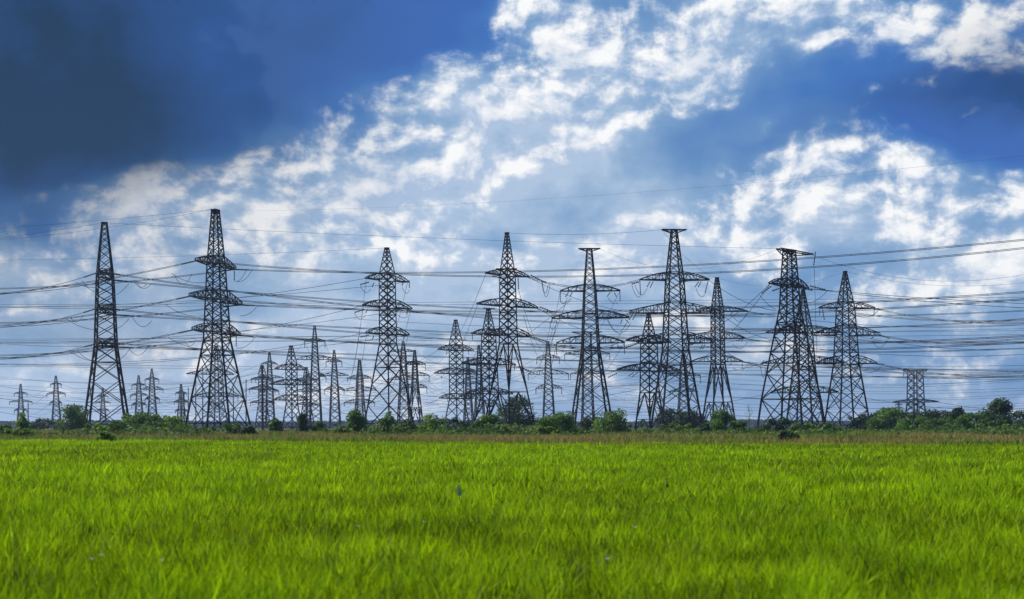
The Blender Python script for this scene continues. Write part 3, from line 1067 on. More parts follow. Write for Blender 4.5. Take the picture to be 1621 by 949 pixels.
pylon('S12', 500, 517, 540, 6, [(677, 9.2), (600, 6.3), (541, 3.6), (517, 1.3)],
      [(596.5, 6, 18, 17, 10), (569.5, 7, 29, 30, 0), (541, 5, 16, 16, 10)],
      'tall slim far pylon with a very wide middle arm', group=MID)
pylon('S13', 530.5, 555, 700, 6, [(676, 8.4), (610, 5.2), (573, 2.9), (555, 1.0)],
      [(617, 5, 16, 15, 8), (595, 5, 23, 22, 0), (573, 4, 13, 12, 8)],
      'small pylon between the tall slim far pylon and the pointed bush', group=FAR)
pylon('S14', 570.5, 570, 620, 18, [(676, 9), (636, 5.2), (600, 4.2), (570, 1.3)],
      [(638, 6, 26, 24, 6), (618.5, 6, 29, 28, 0), (599.5, 6, 20, 19, 6)],
      'small pylon rising above the pointed bush', group=FAR)
pylon('S15', 640, 541, 560, 10, [(677, 10), (620, 6.5), (560, 3.6), (541, 1.2)],
      [(601, 5, 26, 20, 6), (577, 5, 30, 26, 0), (557, 4, 22, 20, 6)],
      'pylon partly hidden behind the right leg of the central lattice pylon', group=MID)
pylon('S16', 658, 555, 520, 14, [(678, 10.5), (614, 4.8), (577, 3.2), (555, 1.1)],
      [(614, 6, 18, 19, 10), (595, 6, 22, 23, 10), (577.5, 6, 16, 17, 10)],
      'pylon with splayed legs just right of the central lattice pylon', group=MID, style='open', ring=645)
pylon('S18', 869, 541, 560, 5, [(677, 9.5), (620, 6.5), (567, 3.8), (541, 1.3)],
      [(615, 6, 20, 21, 10), (592.5, 7, 32, 32, 10), (567, 5, 18, 18, 10)],
      'grey pylon rising behind the large rounded bush', group=MID)
pylon('S19', 759.5, 547, 620, 10, [(677, 8.5), (630, 5.5), (578, 3.4), (547, 1.2)],
      [(620, 4, 18, 18, 6), (600, 5, 24, 24, 6), (578, 4, 17, 17, 6)],
      'faint pylon peeking between the dark mid-size pylon and the crowded pair', group=FAR)
pylon('S20', 742, 566, 760, 10, [(676, 8), (630, 4.5), (585, 2.8), (566, 1.0)],
      [(628, 4, 14, 14, 5), (608, 4, 20, 20, 5), (588, 4, 14, 14, 5)],
      'faint pylon just right of the dark mid-size pylon', group=FAR)
pylon('S21', 1083, 560, 480, 10, [(679, 11), (640, 7.5), (580, 4.5), (560, 1.5)],
      [(620, 5, 22, 22, 8), (595, 5, 28, 27, 12)],
      'grey pylon standing behind the legs of the tallest capped pylon', group=MID)
for (k, x, top, D, arms, lab) in [
    ('S1', 33.5, 608.5, 1050, [(650, 3, 10, 9, 5), (636.5, 3, 17, 17, 5), (623, 2, 9.5, 9.5, 5)], 'leftmost small pylon, behind the thin sapling'),
    ('S2', 89.5, 595.5, 950, [(638, 3, 9.5, 8, 5), (624, 4, 14, 14, 5), (608.5, 2, 8, 8, 5)], 'small pylon above the wide low dark tree'),
    ('S3', 220.5, 595, 900, [(641, 4, 11, 11, 6), (626, 4, 13, 13, 6), (610, 3, 10.5, 10.5, 6)], 'small pylon between the leftmost big pylon and its slightly taller twin'),
    ('S4', 241.5, 584.5, 820, [(632, 4, 11, 11, 7), (616.5, 5, 17, 17, 7), (601, 3, 10.5, 10.5, 7)], 'slightly taller of the two small pylons right of the leftmost big pylon'),
    ('S5', 163.5, 615, 1300, [(650, 3, 9, 9, 3), (638, 3, 11, 11, 3), (628, 2, 8, 8, 3)], 'faint small pylon seen between the legs of the leftmost big pylon'),
    ('S6', 287.5, 609, 950, [(651, 3, 12, 12, 4), (637, 4, 14, 14, 4), (623, 3, 11, 11, 4)], 'small pylon just left of the bulky pylon legs'),
]:
    h = 672 - top
    pylon(k, x, top, D, 5 if k != 'S6' else 40, [(677, h * .085 + 1.2), (672 - h * .42, h * .055), (arms[-1][0], h * .034), (top, .8)], arms, lab, group=FAR, detail=False)
for (k, x, top, D, lab) in [('S22', 1389, 652, 2100, 'tiny pylon on the horizon right of the last big pylon'), ('S23', 1423, 637, 1500, 'tiny pylon left of the short flat-topped pylon')]:
    pylon(k, x, top, D, 8, [(677, 3.0), (662, 1.7), (top, .7)], [(top + 9, 1.5, 7, 7, 2), (top + 4, 1.5, 5, 5, 2)], lab, group=FAR, detail=False, thick=.8)


# the bare bracket on the left of the open-legged pylon's upper arm
def extra_part(key, name, segs, w, mat=M_STEEL):
    T = TOW[key]
    mb = MB()
    for a, b in segs:
        mb.bar(T['inv'] @ a, T['inv'] @ b, w)
    return mb.build(name, mat, T['root'])


extra_part('T6', 'bracket', [(P(785, 426, 274), P(819, 426, 274)), (P(785, 426, 274), P(797, 431, 274))], 0.22)


def extra_ins(key, p, q, r=0.15):
    T = TOW[key]
    mb = MB()
    ins_mesh(mb, T['inv'] @ p, T['inv'] @ q, r)
    return mb.build('insulator', M_GLASS, T['root'])


def catenary(p, q, sag, n=24):
    return [p.lerp(q, i / n) - Vector((0, 0, sag * 4 * (i / n) * (1 - i / n))) for i in range(n + 1)]


def jumper(key, p, q, sag, r=0.045):
    T = TOW[key]
    mb = MB()
    mb.tube([T['inv'] @ v for v in catenary(p, q, sag, 12)], r, 5)
    return mb.build('jumper_wire', M_WIRE, T['root'])


# hanging strings and slanting pairs under the arms
for key, lst in {
    'T2': [(371, 422, 371, 445), (374, 529, 374, 549)],
    'T3': [(648, 444, 648, 456), (592, 448, 589, 455), (639, 446, 636, 453), (582, 490, 579, 496), (645, 489, 644, 499), (649, 488, 646, 494), (592, 532, 589, 539), (641, 530, 639, 537)],
    'T4': [(707, 556, 707, 561), (698, 595, 700, 600), (708, 632, 709, 636), (742, 556, 742, 562)],
    'T6': [(820, 437, 821, 459)],
    'T7': [(900, 463, 895, 471), (906, 463, 902, 470), (966, 463, 961, 470), (972, 463, 976, 470), (875, 506, 871, 513), (880, 507, 882, 514), (985, 506, 982, 513),
           (990, 506, 996, 512), (895, 546, 890, 552), (903, 546, 907, 553), (970, 546, 966, 552), (977, 546, 981, 552)],
    'T8': [(1029, 446, 1024, 455), (1034, 446, 1029, 456), (1106, 446, 1100, 455), (1110, 446, 1105, 455), (1121, 445, 1116, 465), (1001, 498, 996, 507), (1007, 498, 1001, 507),
           (1021, 545, 1018, 552), (1112, 546, 1108, 553), (1116, 546, 1112, 553), (1013, 448, 1014, 468)],
    'T9': [(1003, 590, 994, 596), (1010, 590, 1000, 597), (1052, 590, 1062, 594)],
    'T10': [(1171, 537, 1168, 541), (1176, 537, 1173, 541), (1158, 575, 1155, 579), (1160, 494, 1156, 499)],
    'T11': [(1291, 399, 1288, 421), (1204, 577, 1210, 571)],
    'T12': [(1302, 490, 1305, 507), (1383, 533, 1379, 537), (1366, 577, 1361, 581)],
    'T13': [(1431, 587, 1430, 597), (1461, 587, 1461, 596)],
}.items():
    D = TOW[key]['D']
    for (x0, y0, x1, y1) in lst:
        extra_ins(key, P(x0, y0, D), P(x1, y1, D), 0.13 if D < 500 else .2)
# thick slanted tension strings with glass discs
for key, lst in {
    'T6': [(840, 436, 866, 449), (854, 486, 876, 495), (840, 533, 866, 541), (824, 582, 842, 589), (779, 437, 799, 442), (765, 488, 784, 489)],
    'T8': [(1014, 446, 1000, 450), (1007, 545, 990, 551), (1086, 548, 1098, 545), (1077, 447, 1094, 444)],
    'T9': [(977, 591, 962, 598), (1050, 592, 1066, 591)],
    'T3': [(584, 447, 570, 451), (577, 490, 561, 495), (584, 531, 570, 534), (640, 488, 626, 491)],
    'T10': [(1181, 493, 1172, 491), (1179, 536, 1196, 539), (1174, 573, 1187, 575)],
    'T11': [(1221, 453, 1206, 465), (1236, 456, 1222, 461), (1282, 453, 1307, 459), (1266, 456, 1287, 460), (1214, 572, 1206, 577)],
    'T12': [(1384, 490, 1396, 491), (1393, 531, 1409, 536), (1386, 576, 1400, 577)],
}.items():
    D = TOW[key]['D']
    for (x0, y0, x1, y1) in lst:
        extra_ins(key, P(x0, y0, D), P(x1, y1, D), 0.17)
# loops of slack wire round the strain insulators
for key, lst in {
    'T1': [(120, 447, 152, 455, 3.2), (130, 445, 150, 462, 3.0), (212, 445, 240, 449, 10), (216, 445, 232, 449, 8), (104, 504, 150, 522, 4), (112, 503, 132, 499, 9), (210, 503, 240, 508, 12),
           (110, 556, 148, 572, 3), (122, 554, 148, 571, 4), (205, 553, 234, 550, 11), (184, 467, 204, 449, 2), (186, 520, 204, 505, 2), (186, 572, 206, 552, 2)],
    'T2': [(271, 433, 326, 447, 6), (276, 435, 304, 433, 17), (390, 428, 372, 446, 5), (400, 426, 376, 446, 6), (262, 482, 322, 500, 7), (408, 484, 380, 500, 5), (266, 534, 322, 552, 5),
           (292, 540, 310, 538, 9), (403, 535, 374, 551, 6)],
    'T3': [(570, 452, 587, 458, 8), (637, 455, 648, 459, 8), (561, 496, 579, 499, 8), (628, 497, 647, 500, 5)],
    'T6': [(857, 443, 871, 449, 24), (858, 444, 868, 449, 18)],
    'T7': [(887, 479, 903, 472, 4), (889, 479, 898, 472, 5), (963, 472, 978, 479, 5), (870, 514, 880, 514, 8), (961, 506, 998, 512, 19), (963, 507, 992, 512, 16)],
    'T8': [(1000, 451, 1014, 469, 8), (1005, 451, 1024, 457, 13), (1102, 457, 1116, 466, 8)],
    'T10': [(1160, 500, 1183, 494, 12), (1160, 545, 1183, 542, 9), (1160, 582, 1185, 576, 8)],
    'T11': [(1203, 468, 1228, 490, 3), (1280, 480, 1310, 460, 4), (1204, 580, 1212, 583, 16)],
    'T12': [(1352, 497, 1391, 491, 9), (1381, 540, 1405, 537, 12), (1361, 584, 1397, 578, 9)],
}.items():
    D = TOW[key]['D']
    for (x0, y0, x1, y1, sg) in lst:
        jumper(key, P(x0, y0, D), P(x1, y1, D), sg * D / F, 0.045)


# ------------------------------------------------------------------ wires
def wire(p0, p1, via, label, group, r=None, sag=None, strings=(None, None), twin=0.0, name='power_line'):
    if isinstance(p0, tuple):
        p0 = P(*p0)
    if isinstance(p1, tuple):
        p1 = P(*p1)
    if via:
        vx, vy = via
        lo, hi = 0.0, 1.0
        f = lambda t: px(p0.lerp(p1, t))[0] - vx
        up_ = f(1) > f(0)
        for _ in range(40):
            m = (lo + hi) / 2
            if (f(m) < 0) == up_:
                lo = m
            else:
                hi = m
        t = (lo + hi) / 2
        c = p0.lerp(p1, t)
        zt = EYE + (HOR - vy) * c.y / F
        sag = max(0.0, (c.z - zt) / (4 * t * (1 - t) + 1e-6))
    D = (p0.y + p1.y) / 2
    r = r or 0.05
    pts = catenary(p0, p1, sag or 0.5, 36)
    mb = MB()
    if twin:
        for e in (-1, 1):
            mb.tube([q + Vector((0, 0, e * twin / 2)) for q in pts], r, 5)
        for k in range(3, 34, 5):
            mb.bar(pts[k] + Vector((0, 0, twin / 2)), pts[k] - Vector((0, 0, twin / 2)), 0.09)
    else:
        mb.tube(pts, r, 5)
    o = mb.build(name, M_WIRE)
    tag(o, label, 'power line', group)
    for side, key in enumerate(strings):
        if not key:
            continue
        T = TOW[key]
        L = 3.6
        total = (p1 - p0).length
        k = min(0.4, L / total)
        t = k if side == 0 else 1 - k
        a = pts[0] if side == 0 else pts[-1]
        b = p0.lerp(p1, t) - Vector((0, 0, (sag or 0.5) * 4 * t * (1 - t)))
        extra_ins(key, a, b, 0.16)
    return o


def tip(k, i, s):
    return TOW[k]['tips'][i][s]


GT = 'conductors of the front row of pylons'
GE = 'thin earth wires from the pylon tops'
RC, RE = 0.05, 0.024
lvl = {0: 'lowest', 1: 'middle', 2: 'top'}
sidew = ('near', 'far')
# leftmost big pylon: arms point towards and away from the viewer
ysL = {0: (565, 559), 1: (517, 510), 2: (466, 459)}
viaR = {0: ((450, 562), (450, 558)), 1: ((450, 517), (450, 514)), 2: ((450, 471.5), (450, 468.5))}
endR = {0: (596, 590), 1: (548, 541), 2: (498, 488)}
for i in range(3):
    for sd_ in range(2):
        p = tip('T1', i, sd_)
        wire(p, (-60, ysL[i][sd_] + 3, p.y + 10), None, f'left-going conductor on the {sidew[sd_]} tip of the {lvl[i]} arm of the leftmost big pylon', GT,
             r=RC, sag=1.2, strings=('T1', None), twin=0.0)
        wire(p, (1700, endR[i][sd_], 330 + 10 * sd_), viaR[i][sd_], f'right-going conductor on the {sidew[sd_]} tip of the {lvl[i]} arm of the leftmost big pylon', GT,
             r=RC, strings=('T1', None), twin=0.2)
# bulky pylon
ysL = {0: (572, 564), 1: (520, 512), 2: (470, 458)}
endR = {0: (538, 528, (700, 550), (700, 547)), 1: (467, 457, (700, 496.5), (700, 493)), 2: (384, 372, (680, 436), (680, 432))}
for i in range(3):
    for sd_ in range(2):
        p = tip('T2', i, sd_)
        wire(p, (-60, ysL[i][sd_], 300), (160, [540 + 7, 493.5 + 4, 437 + 5][i] - 3 * sd_ if False else None) if False else None,
             f'left-going conductor on the {sidew[sd_]} tip of the {lvl[i]} arm of the bulky pylon', GT, r=RC, sag=1.0, strings=('T2', None), twin=0.2)
        ex, vv = endR[i][sd_], endR[i][2 + sd_]
        wire(p, (1700, ex, 232), vv, f'right-going conductor on the {sidew[sd_]} tip of the {lvl[i]} arm of the bulky pylon', GT,
             r=RC, strings=('T2', None), twin=0.2)
# central lattice pylon: to the left edge, and back to the small pylon above the pointed bush
for i, (yl, vy) in enumerate([(576, (450, 552)), (540, (450, 515)), (485, (450, 464))]):
    for sd_ in range(2):
        p = tip('T3', i, sd_)
        wire(p, (-60, yl - 3 + 4 * sd_, 360), (vy[0], vy[1] - 2 + 4 * sd_), f'left-going conductor on the {("left", "right")[sd_]} {lvl[i]} arm tip of the central lattice pylon', GT, r=0.045)
        q = tip('S14', i, sd_)
        wire(p, q, None, f'steep conductor from the {("left", "right")[sd_]} {lvl[i]} arm of the central lattice pylon down behind it', GT, r=0.04, sag=7)
# open-legged pylon to the tall capped pylon
for i in range(3):
    wire(tip('T6', i, 1), tip('T8', i, 0), None, f'conductor joining {lvl[i]} arms of the big open-legged pylon and the tallest capped pylon', GT, r=RC, sag=1.8, strings=(None, None), twin=0.25)
    wire(tip('T6', i, 0), tip('S7' if False else 'S16', i, 1), None, f'conductor going back left from the {lvl[i]} arm of the big central open-legged pylon', GT, r=0.04, sag=6)
    wire(tip('T8', i, 1), tip('T12', i, 0), None, f'conductor between the {lvl[i]} arms of the tallest capped pylon and the last big pylon', GT, r=0.05, sag=3.0)
    # last big pylon and slim open-legged pylon: off to the right
    for e in (0, 1):
        wire(tip('T12', i, e), (1700, [584, 528, 502][i] + 5 * e, 250), None, f'right-going conductor on the {("left", "right")[e]} {lvl[i]} arm tip of the last big pylon', GT, r=RC, sag=1.6, strings=(None, None), twin=0.2)
    wire(tip('T10', i, 1), (1700, [590, 556, 508][i], 300), None, f'right-going conductor on the {lvl[i]} arm of the slim open-legged pylon', GT, r=0.05, sag=2.4, strings=('T10', None))
    wire(tip('T10', i, 0), tip('T6', i, 1), None, f'conductor joining {lvl[i]} arms of the slim and the big open-legged pylons', GT, r=0.045, sag=3.2)
    wire(tip('T7', i, 0), tip('S18', i, 0), None, f'slanting conductor down left from the left {lvl[i]} arm of the tall flat-topped pylon', GT, r=0.04, sag=6)
    wire(tip('T7', i, 1), tip('S18', i, 1), None, f'slanting conductor down left from the right {lvl[i]} arm of the tall flat-topped pylon', GT, r=0.04, sag=6)
    wire(tip('T11b', i, 1), (1700, [640, 592, 545][i], 420), None, f'right-going conductor on the {lvl[i]} arm of the half hidden pylon', GT, r=0.05, sag=3)
    wire(tip('T11b', i, 0), tip('T4', i, 1), None, f'conductor between the {lvl[i]} arms of the half hidden pylon and the dark mid-size pylon', GT, r=0.05, sag=5)
    wire(tip('T4', i, 0), tip('S10', i, 1), None, f'conductor between the {lvl[i]} arms of the dark mid-size pylon and the curved-peak pylon', GT, r=0.05, sag=5)
    wire(tip('S10', i, 0), (-60, [640, 618, 600][i], 500), None, f'conductor from the {lvl[i]} arm of the curved-peak pylon off to the left edge', GT, r=0.06, sag=6)
# huge broad-based pylon
for e in (0, 1):
    wire(tip('T11', 1, 1), (1700, 484 + 7 * e, 260), (1380, 466 + 3 * e), f'{("upper", "lower")[e]} of two right-going conductors on the huge broad-based pylon', GT, r=RC)
    wire(tip('T11', 1, 0), tip('T9', e, 1), None, f'slanting conductor from the huge broad-based pylon to the {lvl[e]} arm of the short stout pylon', GT, r=0.05, sag=2.5)
    wire(tip('T9', e, 0), tip('T5', e + 1, 1), None, f'conductor between the {lvl[e]} arm of the short stout pylon and the dark heavy pylon', GT, r=0.05, sag=3)
    wire(tip('T11', 0, 0), (560, 505 + 14 * e, 420), (1000, 522 + 10 * e), f'{("upper", "lower")[e]} of two long left-going conductors on the huge broad-based pylon', GT, r=0.05)
# short flat-topped pylon among the trees
wire(tip('T13', 0, 1), (1700, 654, 600), (1560, 648), 'conductor from the right arm of the short flat-topped pylon off to the right edge', GT, r=0.09)
wire(tip('T13', 0, 0), (1150, 628, 640), (1300, 636), 'conductor from the left arm of the short flat-topped pylon away to the left', GT, r=0.09)
wire(TOW['T13']['capR'], (1700, 578, 520), (1560, 590), 'conductor from the cap of the short flat-topped pylon off to the right edge', GT, r=0.08)
wire(TOW['T13']['capL'], (1150, 570, 640), (1300, 582), 'conductor from the cap of the short flat-topped pylon away to the left', GT, r=0.08)
# earth wires
top = lambda k: TOW[k]['top']
wire(TOW['T2']['capR'], (1700, 238, 175), (1150, 293.5), 'thin earth wire rising from the cap of the bulky pylon to the right edge', GE, r=0.012, name='earth_wire')
wire(TOW['T2']['capL'], (-60, 366, 300), (160, 349), 'upper thin earth wire from the cap of the bulky pylon to the left edge', GE, r=RE, name='earth_wire')
wire(TOW['T2']['capL'], (-60, 384, 330), (160, 362), 'lower thin earth wire from the cap of the tallest bulky pylon to the left edge', GE, r=RE, name='earth_wire')
wire(top('T1'), (-60, 386, 280), (60, 369), 'thin earth wire from the peak of the leftmost big pylon to the left edge', GE, r=RE, name='earth_wire')
wire(top('T1'), TOW['T11']['capL'], (810, 375), 'long thin earth wire from the leftmost big pylon to the huge broad-based pylon', GE, r=RE, name='earth_wire')
wire(top('T3'), (-60, 413, 330), (425, 401), 'thin earth wire from the peak of the central lattice pylon to the left edge', GE, r=RE, name='earth_wire')
wire(top('T6'), TOW['T8']['capL'], None, 'thin earth wire between the open-legged pylon and the tallest capped pylon', GE, r=RE, sag=.6, name='earth_wire')
wire(TOW['T8']['capL'], top('T10'), None, 'thin earth wire between the tallest capped pylon and the slim open-legged pylon', GE, r=RE, sag=1.5, name='earth_wire')
wire(TOW['T11']['capR'], (1700, 417, 240), None, 'thin earth wire from the bracket of the huge broad-based pylon to the right edge', GE, r=RE, sag=4, name='earth_wire')
wire(top('T12'), (1700, 436, 260), None, 'thin earth wire from the peak of the last big pylon to the right edge', GE, r=RE, sag=2.5, name='earth_wire')
wire(TOW['T7']['capR'], TOW['T11']['capL'], None, 'thin sagging earth wire between the flat-topped pylon and the huge broad-based pylon', GE, r=RE, sag=4, name='earth_wire')
wire(top('T10'), top('T12'), None, 'thin earth wire between the slim open-legged pylon and the last big pylon', GE, r=RE, sag=2.5, name='earth_wire')
# steep droppers between the central pylons
wire(P(1289, 424, 265), P(1293, 560, 330), None, 'upper dropper wire hanging steeply below the long bracket of the huge broad-based pylon', GT, r=0.04, sag=0.3)
for e, (a, b) in enumerate([((821, 460), (868, 560)), ((829, 500), (866, 570)), ((896, 478), (836, 590)), ((880, 515), (850, 590)), ((905, 474), (700, 585))]):
    wire(P(a[0], a[1], 278), P(b[0], b[1], 540), None, ['wire dropping steeply right below the top arm of the big open-legged pylon',
         'wire dropping steeply right from below the middle arm of the open-legged pylon', 'wire slanting down left from the hanging string of the flat-topped pylon',
         'wire slanting down left from the middle arm of the flat-topped pylon', 'long wire slanting far down left from the top arm of the flat-topped pylon'][e], GT, r=0.045, sag=4)
# lines of the second row running clear across
GL = 'long conductors of the second row crossing the whole view'
rows = [
    (483, 478, 470, 'under the bulky pylon\'s middle arm'),
    (538, 531, 523, 'under the bulky pylon\'s lowest arm'),
    (575, 583, 578, 'below all the big arms'),
    (541, 528, 513, 'level with the central lowest arms'),
]
for yl, ym, yr, w_ in rows:
    for e in (0, 1):
        wire((-60, yl + 4 * e, 420), (1700, yr + 6 * e, 400), (820, ym + 4 * e), f'{("upper", "lower")[e]} of two parallel wires crossing the view {w_}', GL, r=0.045)
rr = random.Random(11)
GF = 'faint distant wires low in the sky'
far_seg = [('S1', 'S2'), ('S2', 'S3'), ('S3', 'S6'), ('S4', 'S9'), ('S9', 'S12'), ('S12', 'S13'), ('S13', 'S15'), ('S15', 'S19'), ('S20', 'S18'), ('S18', 'S21'), ('S5', 'S4'), ('S14', 'S20'), ('S8', 'S11'), ('S6', 'S8'), ('S11', 'S14')]
nmf = {'S1': 'leftmost small pylon', 'S2': 'small pylon above the dark tree', 'S3': 'lower small twin pylon', 'S4': 'taller small twin pylon', 'S5': 'faint pylon behind the leftmost big pylon',
       'S6': 'small pylon left of the bulky pylon', 'S8': 'small pylon behind the dark mast', 'S9': 'slim pylon right of the dark mast', 'S11': 'small pylon right of the curved-peak pylon', 'S12': 'tall slim far pylon',
       'S13': 'small pylon left of the pointed bush', 'S14': 'small pylon above the pointed bush', 'S15': 'pylon half hidden by the central lattice pylon', 'S18': 'grey pylon behind the large rounded bush',
       'S19': 'faint pylon by the crowded pair', 'S20': 'faint pylon right of the dark mid-size pylon', 'S21': 'grey pylon behind the tallest capped pylon'}
for a, b in far_seg:
    for i in range(min(len(TOW[a]['tips']), len(TOW[b]['tips']))):
        for sd_ in (0, 1):
            D = (TOW[a]['D'] + TOW[b]['D']) / 2
            wire(tip(a, i, sd_), tip(b, i, sd_), None, f'{lvl[i]} {("left", "right")[sd_]} faint wire strung rightwards from the {nmf[a]}', GF, r=0.055 * D / 700, sag=2.5 + D * .003)
# more faint lines to the right, strung to pylons out of view
for k in range(13):
    y = 584 + k * 6.2 + rr.uniform(-1.5, 1.5)
    D = 560 + 40 * k
    wire((960 + 30 * rr.random(), y - 2, D), (1750, y + rr.uniform(-9, 9), D * rr.uniform(.75, .95)), None,
         'faint wire among the many low parallel lines right of the tallest capped pylon', 'low parallel wires at right', r=0.05 * D / 600, sag=rr.uniform(3, 7))
for k in range(8):
    y = 588 + k * 8 + rr.uniform(-2, 2)
    D = 620 + 50 * k
    wire((-80, y, D), (560 + 60 * rr.random(), y + rr.uniform(-6, 8), D * 1.05), None,
         'faint wire among the many low parallel lines behind the left pylons', 'low parallel wires at left', r=0.05 * D / 600, sag=rr.uniform(3, 8))
for k in range(7):
    y = 600 + k * 8 + rr.uniform(-2, 2)
    D = 620 + 50 * k
    wire((560, y, D), (1010, y + rr.uniform(-8, 8), D * 1.05), None,
         'faint wire among the many low parallel lines behind the central pylons', 'low parallel wires in the middle', r=0.05 * D / 600, sag=rr.uniform(3, 8))
for k, (x0, y0, x1, y1) in enumerate([(560, 650, 900, 560), (600, 655, 960, 585), (640, 560, 760, 640), (430, 660, 700, 590), (880, 560, 1060, 650), (940, 640, 1120, 600), (600, 600, 830, 655)]):
    wire((x0, y0, 600), (x1, y1, 500), None, 'thin wire slanting across the gap between the central pylons', 'slanting wires between the central pylons', r=0.045, sag=5)


# ------------------------------------------------------------------ masts
def mast(x, top, D, w, label):
    s = D / F
    gz = g(D)
    root = empty('mast', Matrix.Translation(((x - 810.5) * s, D, gz)))
    tag(root, label, 'mast', 'bare dark masts between the pylons')
    H = EYE + (HOR - top) * s - gz
    mb = MB()
    n = 8
    mb.tube([Vector((0, 0, -.2 + (H + .2) * k / n)) for k in range(n + 1)], [w * s / 2 * (1 - .38 * k / n) for k in range(n + 1)], 8)
    mb.build('pole', M_POST, root)
    c = MB()
    c.tube([Vector((0, 0, H - .25)), Vector((0, 0, H + .05)), Vector((0, 0, H + .35))], [w * s * .42, w * s * .42, .04], 8)
    c.build('pole_cap', M_STEEL, root)
    st = MB()
    for k in range(int(H / 1.2)):
        zz = 2 + k * 1.1
        if zz < H - .5:
            st.bar((-w * s * .8 if k % 2 else 0, 0, zz), (0 if k % 2 else w * s * .8, 0, zz), .05)
    st.build('climbing_pegs', M_STEEL, root)


mast(415.5, 580, 400, 3.6, 'thickest and tallest bare mast, left of the curved-peak pylon')
mast(389.5, 603, 330, 2.0, 'bare mast just right of the bulky pylon')
mast(369.5, 616, 340, 2.0, 'bare mast seen through the right legs of the bulky pylon')
mast(321, 584, 340, 2.0, 'tall bare mast seen through the left legs of the bulky pylon')
mast(310, 603, 380, 1.8, 'thin bare mast beside the tall mast within the bulky pylon legs')
mast(298, 615.5, 370, 1.9, 'bare mast just left of the bulky pylon legs')
mast(291.5, 623, 400, 2.4, 'shorter bare mast beside the small pylon left of the bulky pylon')
mast(44.5, 640, 420, 2.2, 'short bare mast right of the leftmost small pylon')


# ------------------------------------------------------------------ small things in the crop
M_PETAL = material('pale_petal', (0.62, 0.66, 0.62), 0.6, 0, 0.15, 20, transl=0.3)
M_STALK = material('stalk', (0.05, 0.09, 0.015), 0.7, 0, 0.3, 5)
M_PALE = material('pale_leaf', (0.16, 0.28, 0.10), 0.5, 0, 0.25, 10, transl=0.3)


def flower(x, y, z, r, label):
    D = (EYE - z) * F / (y - HOR)
    X = (x - 810.5) * D / F
    root = empty('white_flower', Matrix.Translation((X, D, 0)))
    tag(root, label, 'flower', 'pale flowers in the crop')
    mb = MB()
    mb.tube([Vector((0, 0, 0)), Vector((.01, 0, z * .5)), Vector((0, 0, z))], [.004, .0035, .003], 5)
    mb.build('stem', M_STALK, root)
    hd = MB()
    for k in range(9):
        a = k * 2 * math.pi / 9
        c, s_ = math.cos(a), math.sin(a)
        b = len(hd.v)
        hd.v += [Vector((0, 0, z)), Vector((c * r * .6 - s_ * r * .25, s_ * r * .6 + c * r * .25 - .3 * r, z + r * .5)), Vector((c * r, s_ * r * .7 - .2 * r, z + r * .55)), Vector((c * r * .6 + s_ * r * .25, s_ * r * .6 - c * r * .25 - .3 * r, z + r * .5))]
        hd.f.append((b, b + 1, b + 2, b + 3))
    hd.build('petals', M_PETAL, root)


flower(145, 886, .46, .022, 'pale flower at lower left, left one of a close pair')
flower(160, 880, .46, .022, 'pale flower at lower left, right one of a close pair')
flower(256, 888, .46, .022, 'single pale flower low in the left part of the crop')
flower(567, 834, .45, .022, 'pale flower in the crop below the central lattice pylon')
flower(1005, 836, .46, .026, 'brightest pale flower, in the crop right of centre')
flower(961, 886, .46, .026, 'pale flower nearest the viewer, right of centre')
flower(671, 827, .45, .022, 'pale flower in the crop just left of the broad pale leaf')


def stalk(x, ytop, ybase_d, label, r=.008, head=.0):
    D = ybase_d
    s = D / F
    root = empty('grass_stalk', Matrix.Translation(((x - 810.5) * s, D, 0)))
    tag(root, label, 'plant')
    H = EYE + (HOR - ytop) * s
    mb = MB()
    mb.tube([Vector((0, 0, 0)), Vector((.015, 0, H * .5)), Vector((.0, 0, H))], [r, r * .8, r * .4], 5)
    mb.build('stem', M_STALK, root)
    hd = MB()
    if head:
        pts = [Vector((0, 0, H - head * 1.6 + head * 3.2 * k / 6)) for k in range(7)]
        hd.tube(pts, [.004, head * .7, head, head * .95, head * .7, head * .4, .003], 8)
        hd.build('seed_head', M_STALK, root, True)
    else:
        for k, (dx, L, tw) in enumerate([(-.035, .97, .02), (.02, .9, .03), (.05, .78, -.01), (-.012, 1.0, .0), (-.06, .62, -.03), (.07, .55, .04)]):
            b = len(hd.v)
            for q in range(6):
                t = q / 5
                w_ = .0045 * (1 - t * .9)
                hd.v += [Vector((dx * (.4 + t) - w_ + tw * t * t, .01 * k, H * L * t)), Vector((dx * (.4 + t) + w_ + tw * t * t, .01 * k, H * L * t))]
            hd.f += [(b + 2 * q, b + 2 * q + 1, b + 2 * q + 3, b + 2 * q + 2) for q in range(5)]
        hd.build('leaf', M_STALK, root)


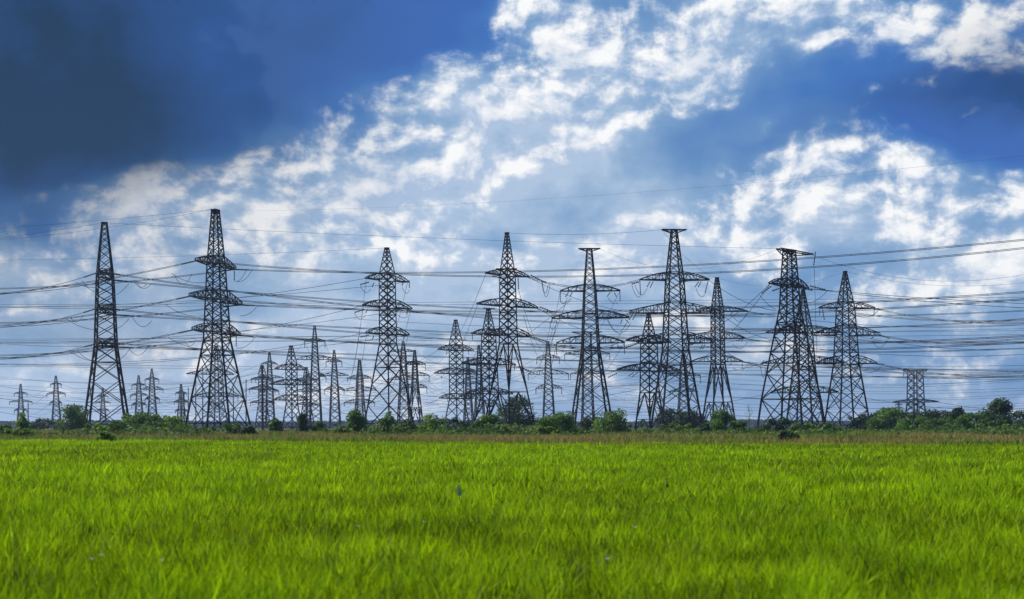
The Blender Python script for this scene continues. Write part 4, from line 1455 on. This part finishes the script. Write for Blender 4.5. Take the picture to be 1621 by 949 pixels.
stalk(525, 757, 11.5, 'tallest dark clump of grass stalks in the crop left of centre', .003)
stalk(22, 770, 11.5, 'dark clump of grass stalks at the left edge of the crop', .003)
stalk(781, 768, 17.5, 'stalk with a small dark round head beside the broad pale leaf', .004, .014)
stalk(1056, 768, 18.0, 'stalk with a dark round head in the crop right of centre', .004, .02)


def pale_leaf():
    D = 17.0
    s = D / F
    root = empty('broad_leaf_plant', Matrix.Translation(((727 - 810.5) * s, D, 0)))
    tag(root, 'single broad pale green leaf standing above the crop near the centre', 'plant')
    H = EYE + (HOR - 768) * s
    mb = MB()
    mb.tube([Vector((0, 0, 0)), Vector((.01, 0, H * .6)), Vector((0, 0, H - .08))], [.004, .003, .003], 5)
    mb.build('stem', M_STALK, root)
    lf = MB()
    n = 7
    for k in range(n):
        t = k / (n - 1)
        w = .034 * math.sin(math.pi * (0.08 + .92 * t) ** .8) + .002
        z = H - .13 + .15 * t
        lf.v += [Vector((-w, -.02 * t, z)), Vector((0, .012 - .02 * t, z - .006)), Vector((w, -.02 * t, z - .03 * t))]
    for k in range(n - 1):
        b = k * 3
        lf.f += [(b, b + 1, b + 4, b + 3), (b + 1, b + 2, b + 5, b + 4)]
    lf.build('leaf', M_PALE, root, True)


pale_leaf()

# ------------------------------------------------------------------ haze
HAZE = 0.00012
if HAZE:
    hz = MB()
    hz.box((0, 3270, 35), 12600, 6640, 84)
    mh = bpy.data.materials.new('haze')
    mh.use_nodes = True
    n, l = mh.node_tree.nodes, mh.node_tree.links
    n.remove(n['Principled BSDF'])
    pv = n.new('ShaderNodeVolumePrincipled')
    pv.inputs['Color'].default_value = (0.55, 0.72, 0.95, 1)
    pv.inputs['Density'].default_value = HAZE
    pv.inputs['Anisotropy'].default_value = 0.2
    l.new(pv.outputs[0], n['Material Output'].inputs['Volume'])
    tag(hz.build('haze', mh), 'thin pale blue haze lying over the whole plain', 'haze', kind='stuff')
scene.cycles.volume_bounces = 0
scene.cycles.max_bounces = 6
scene.cycles.diffuse_bounces = 3
scene.cycles.transmission_bounces = 4
scene.cycles.use_denoising = True
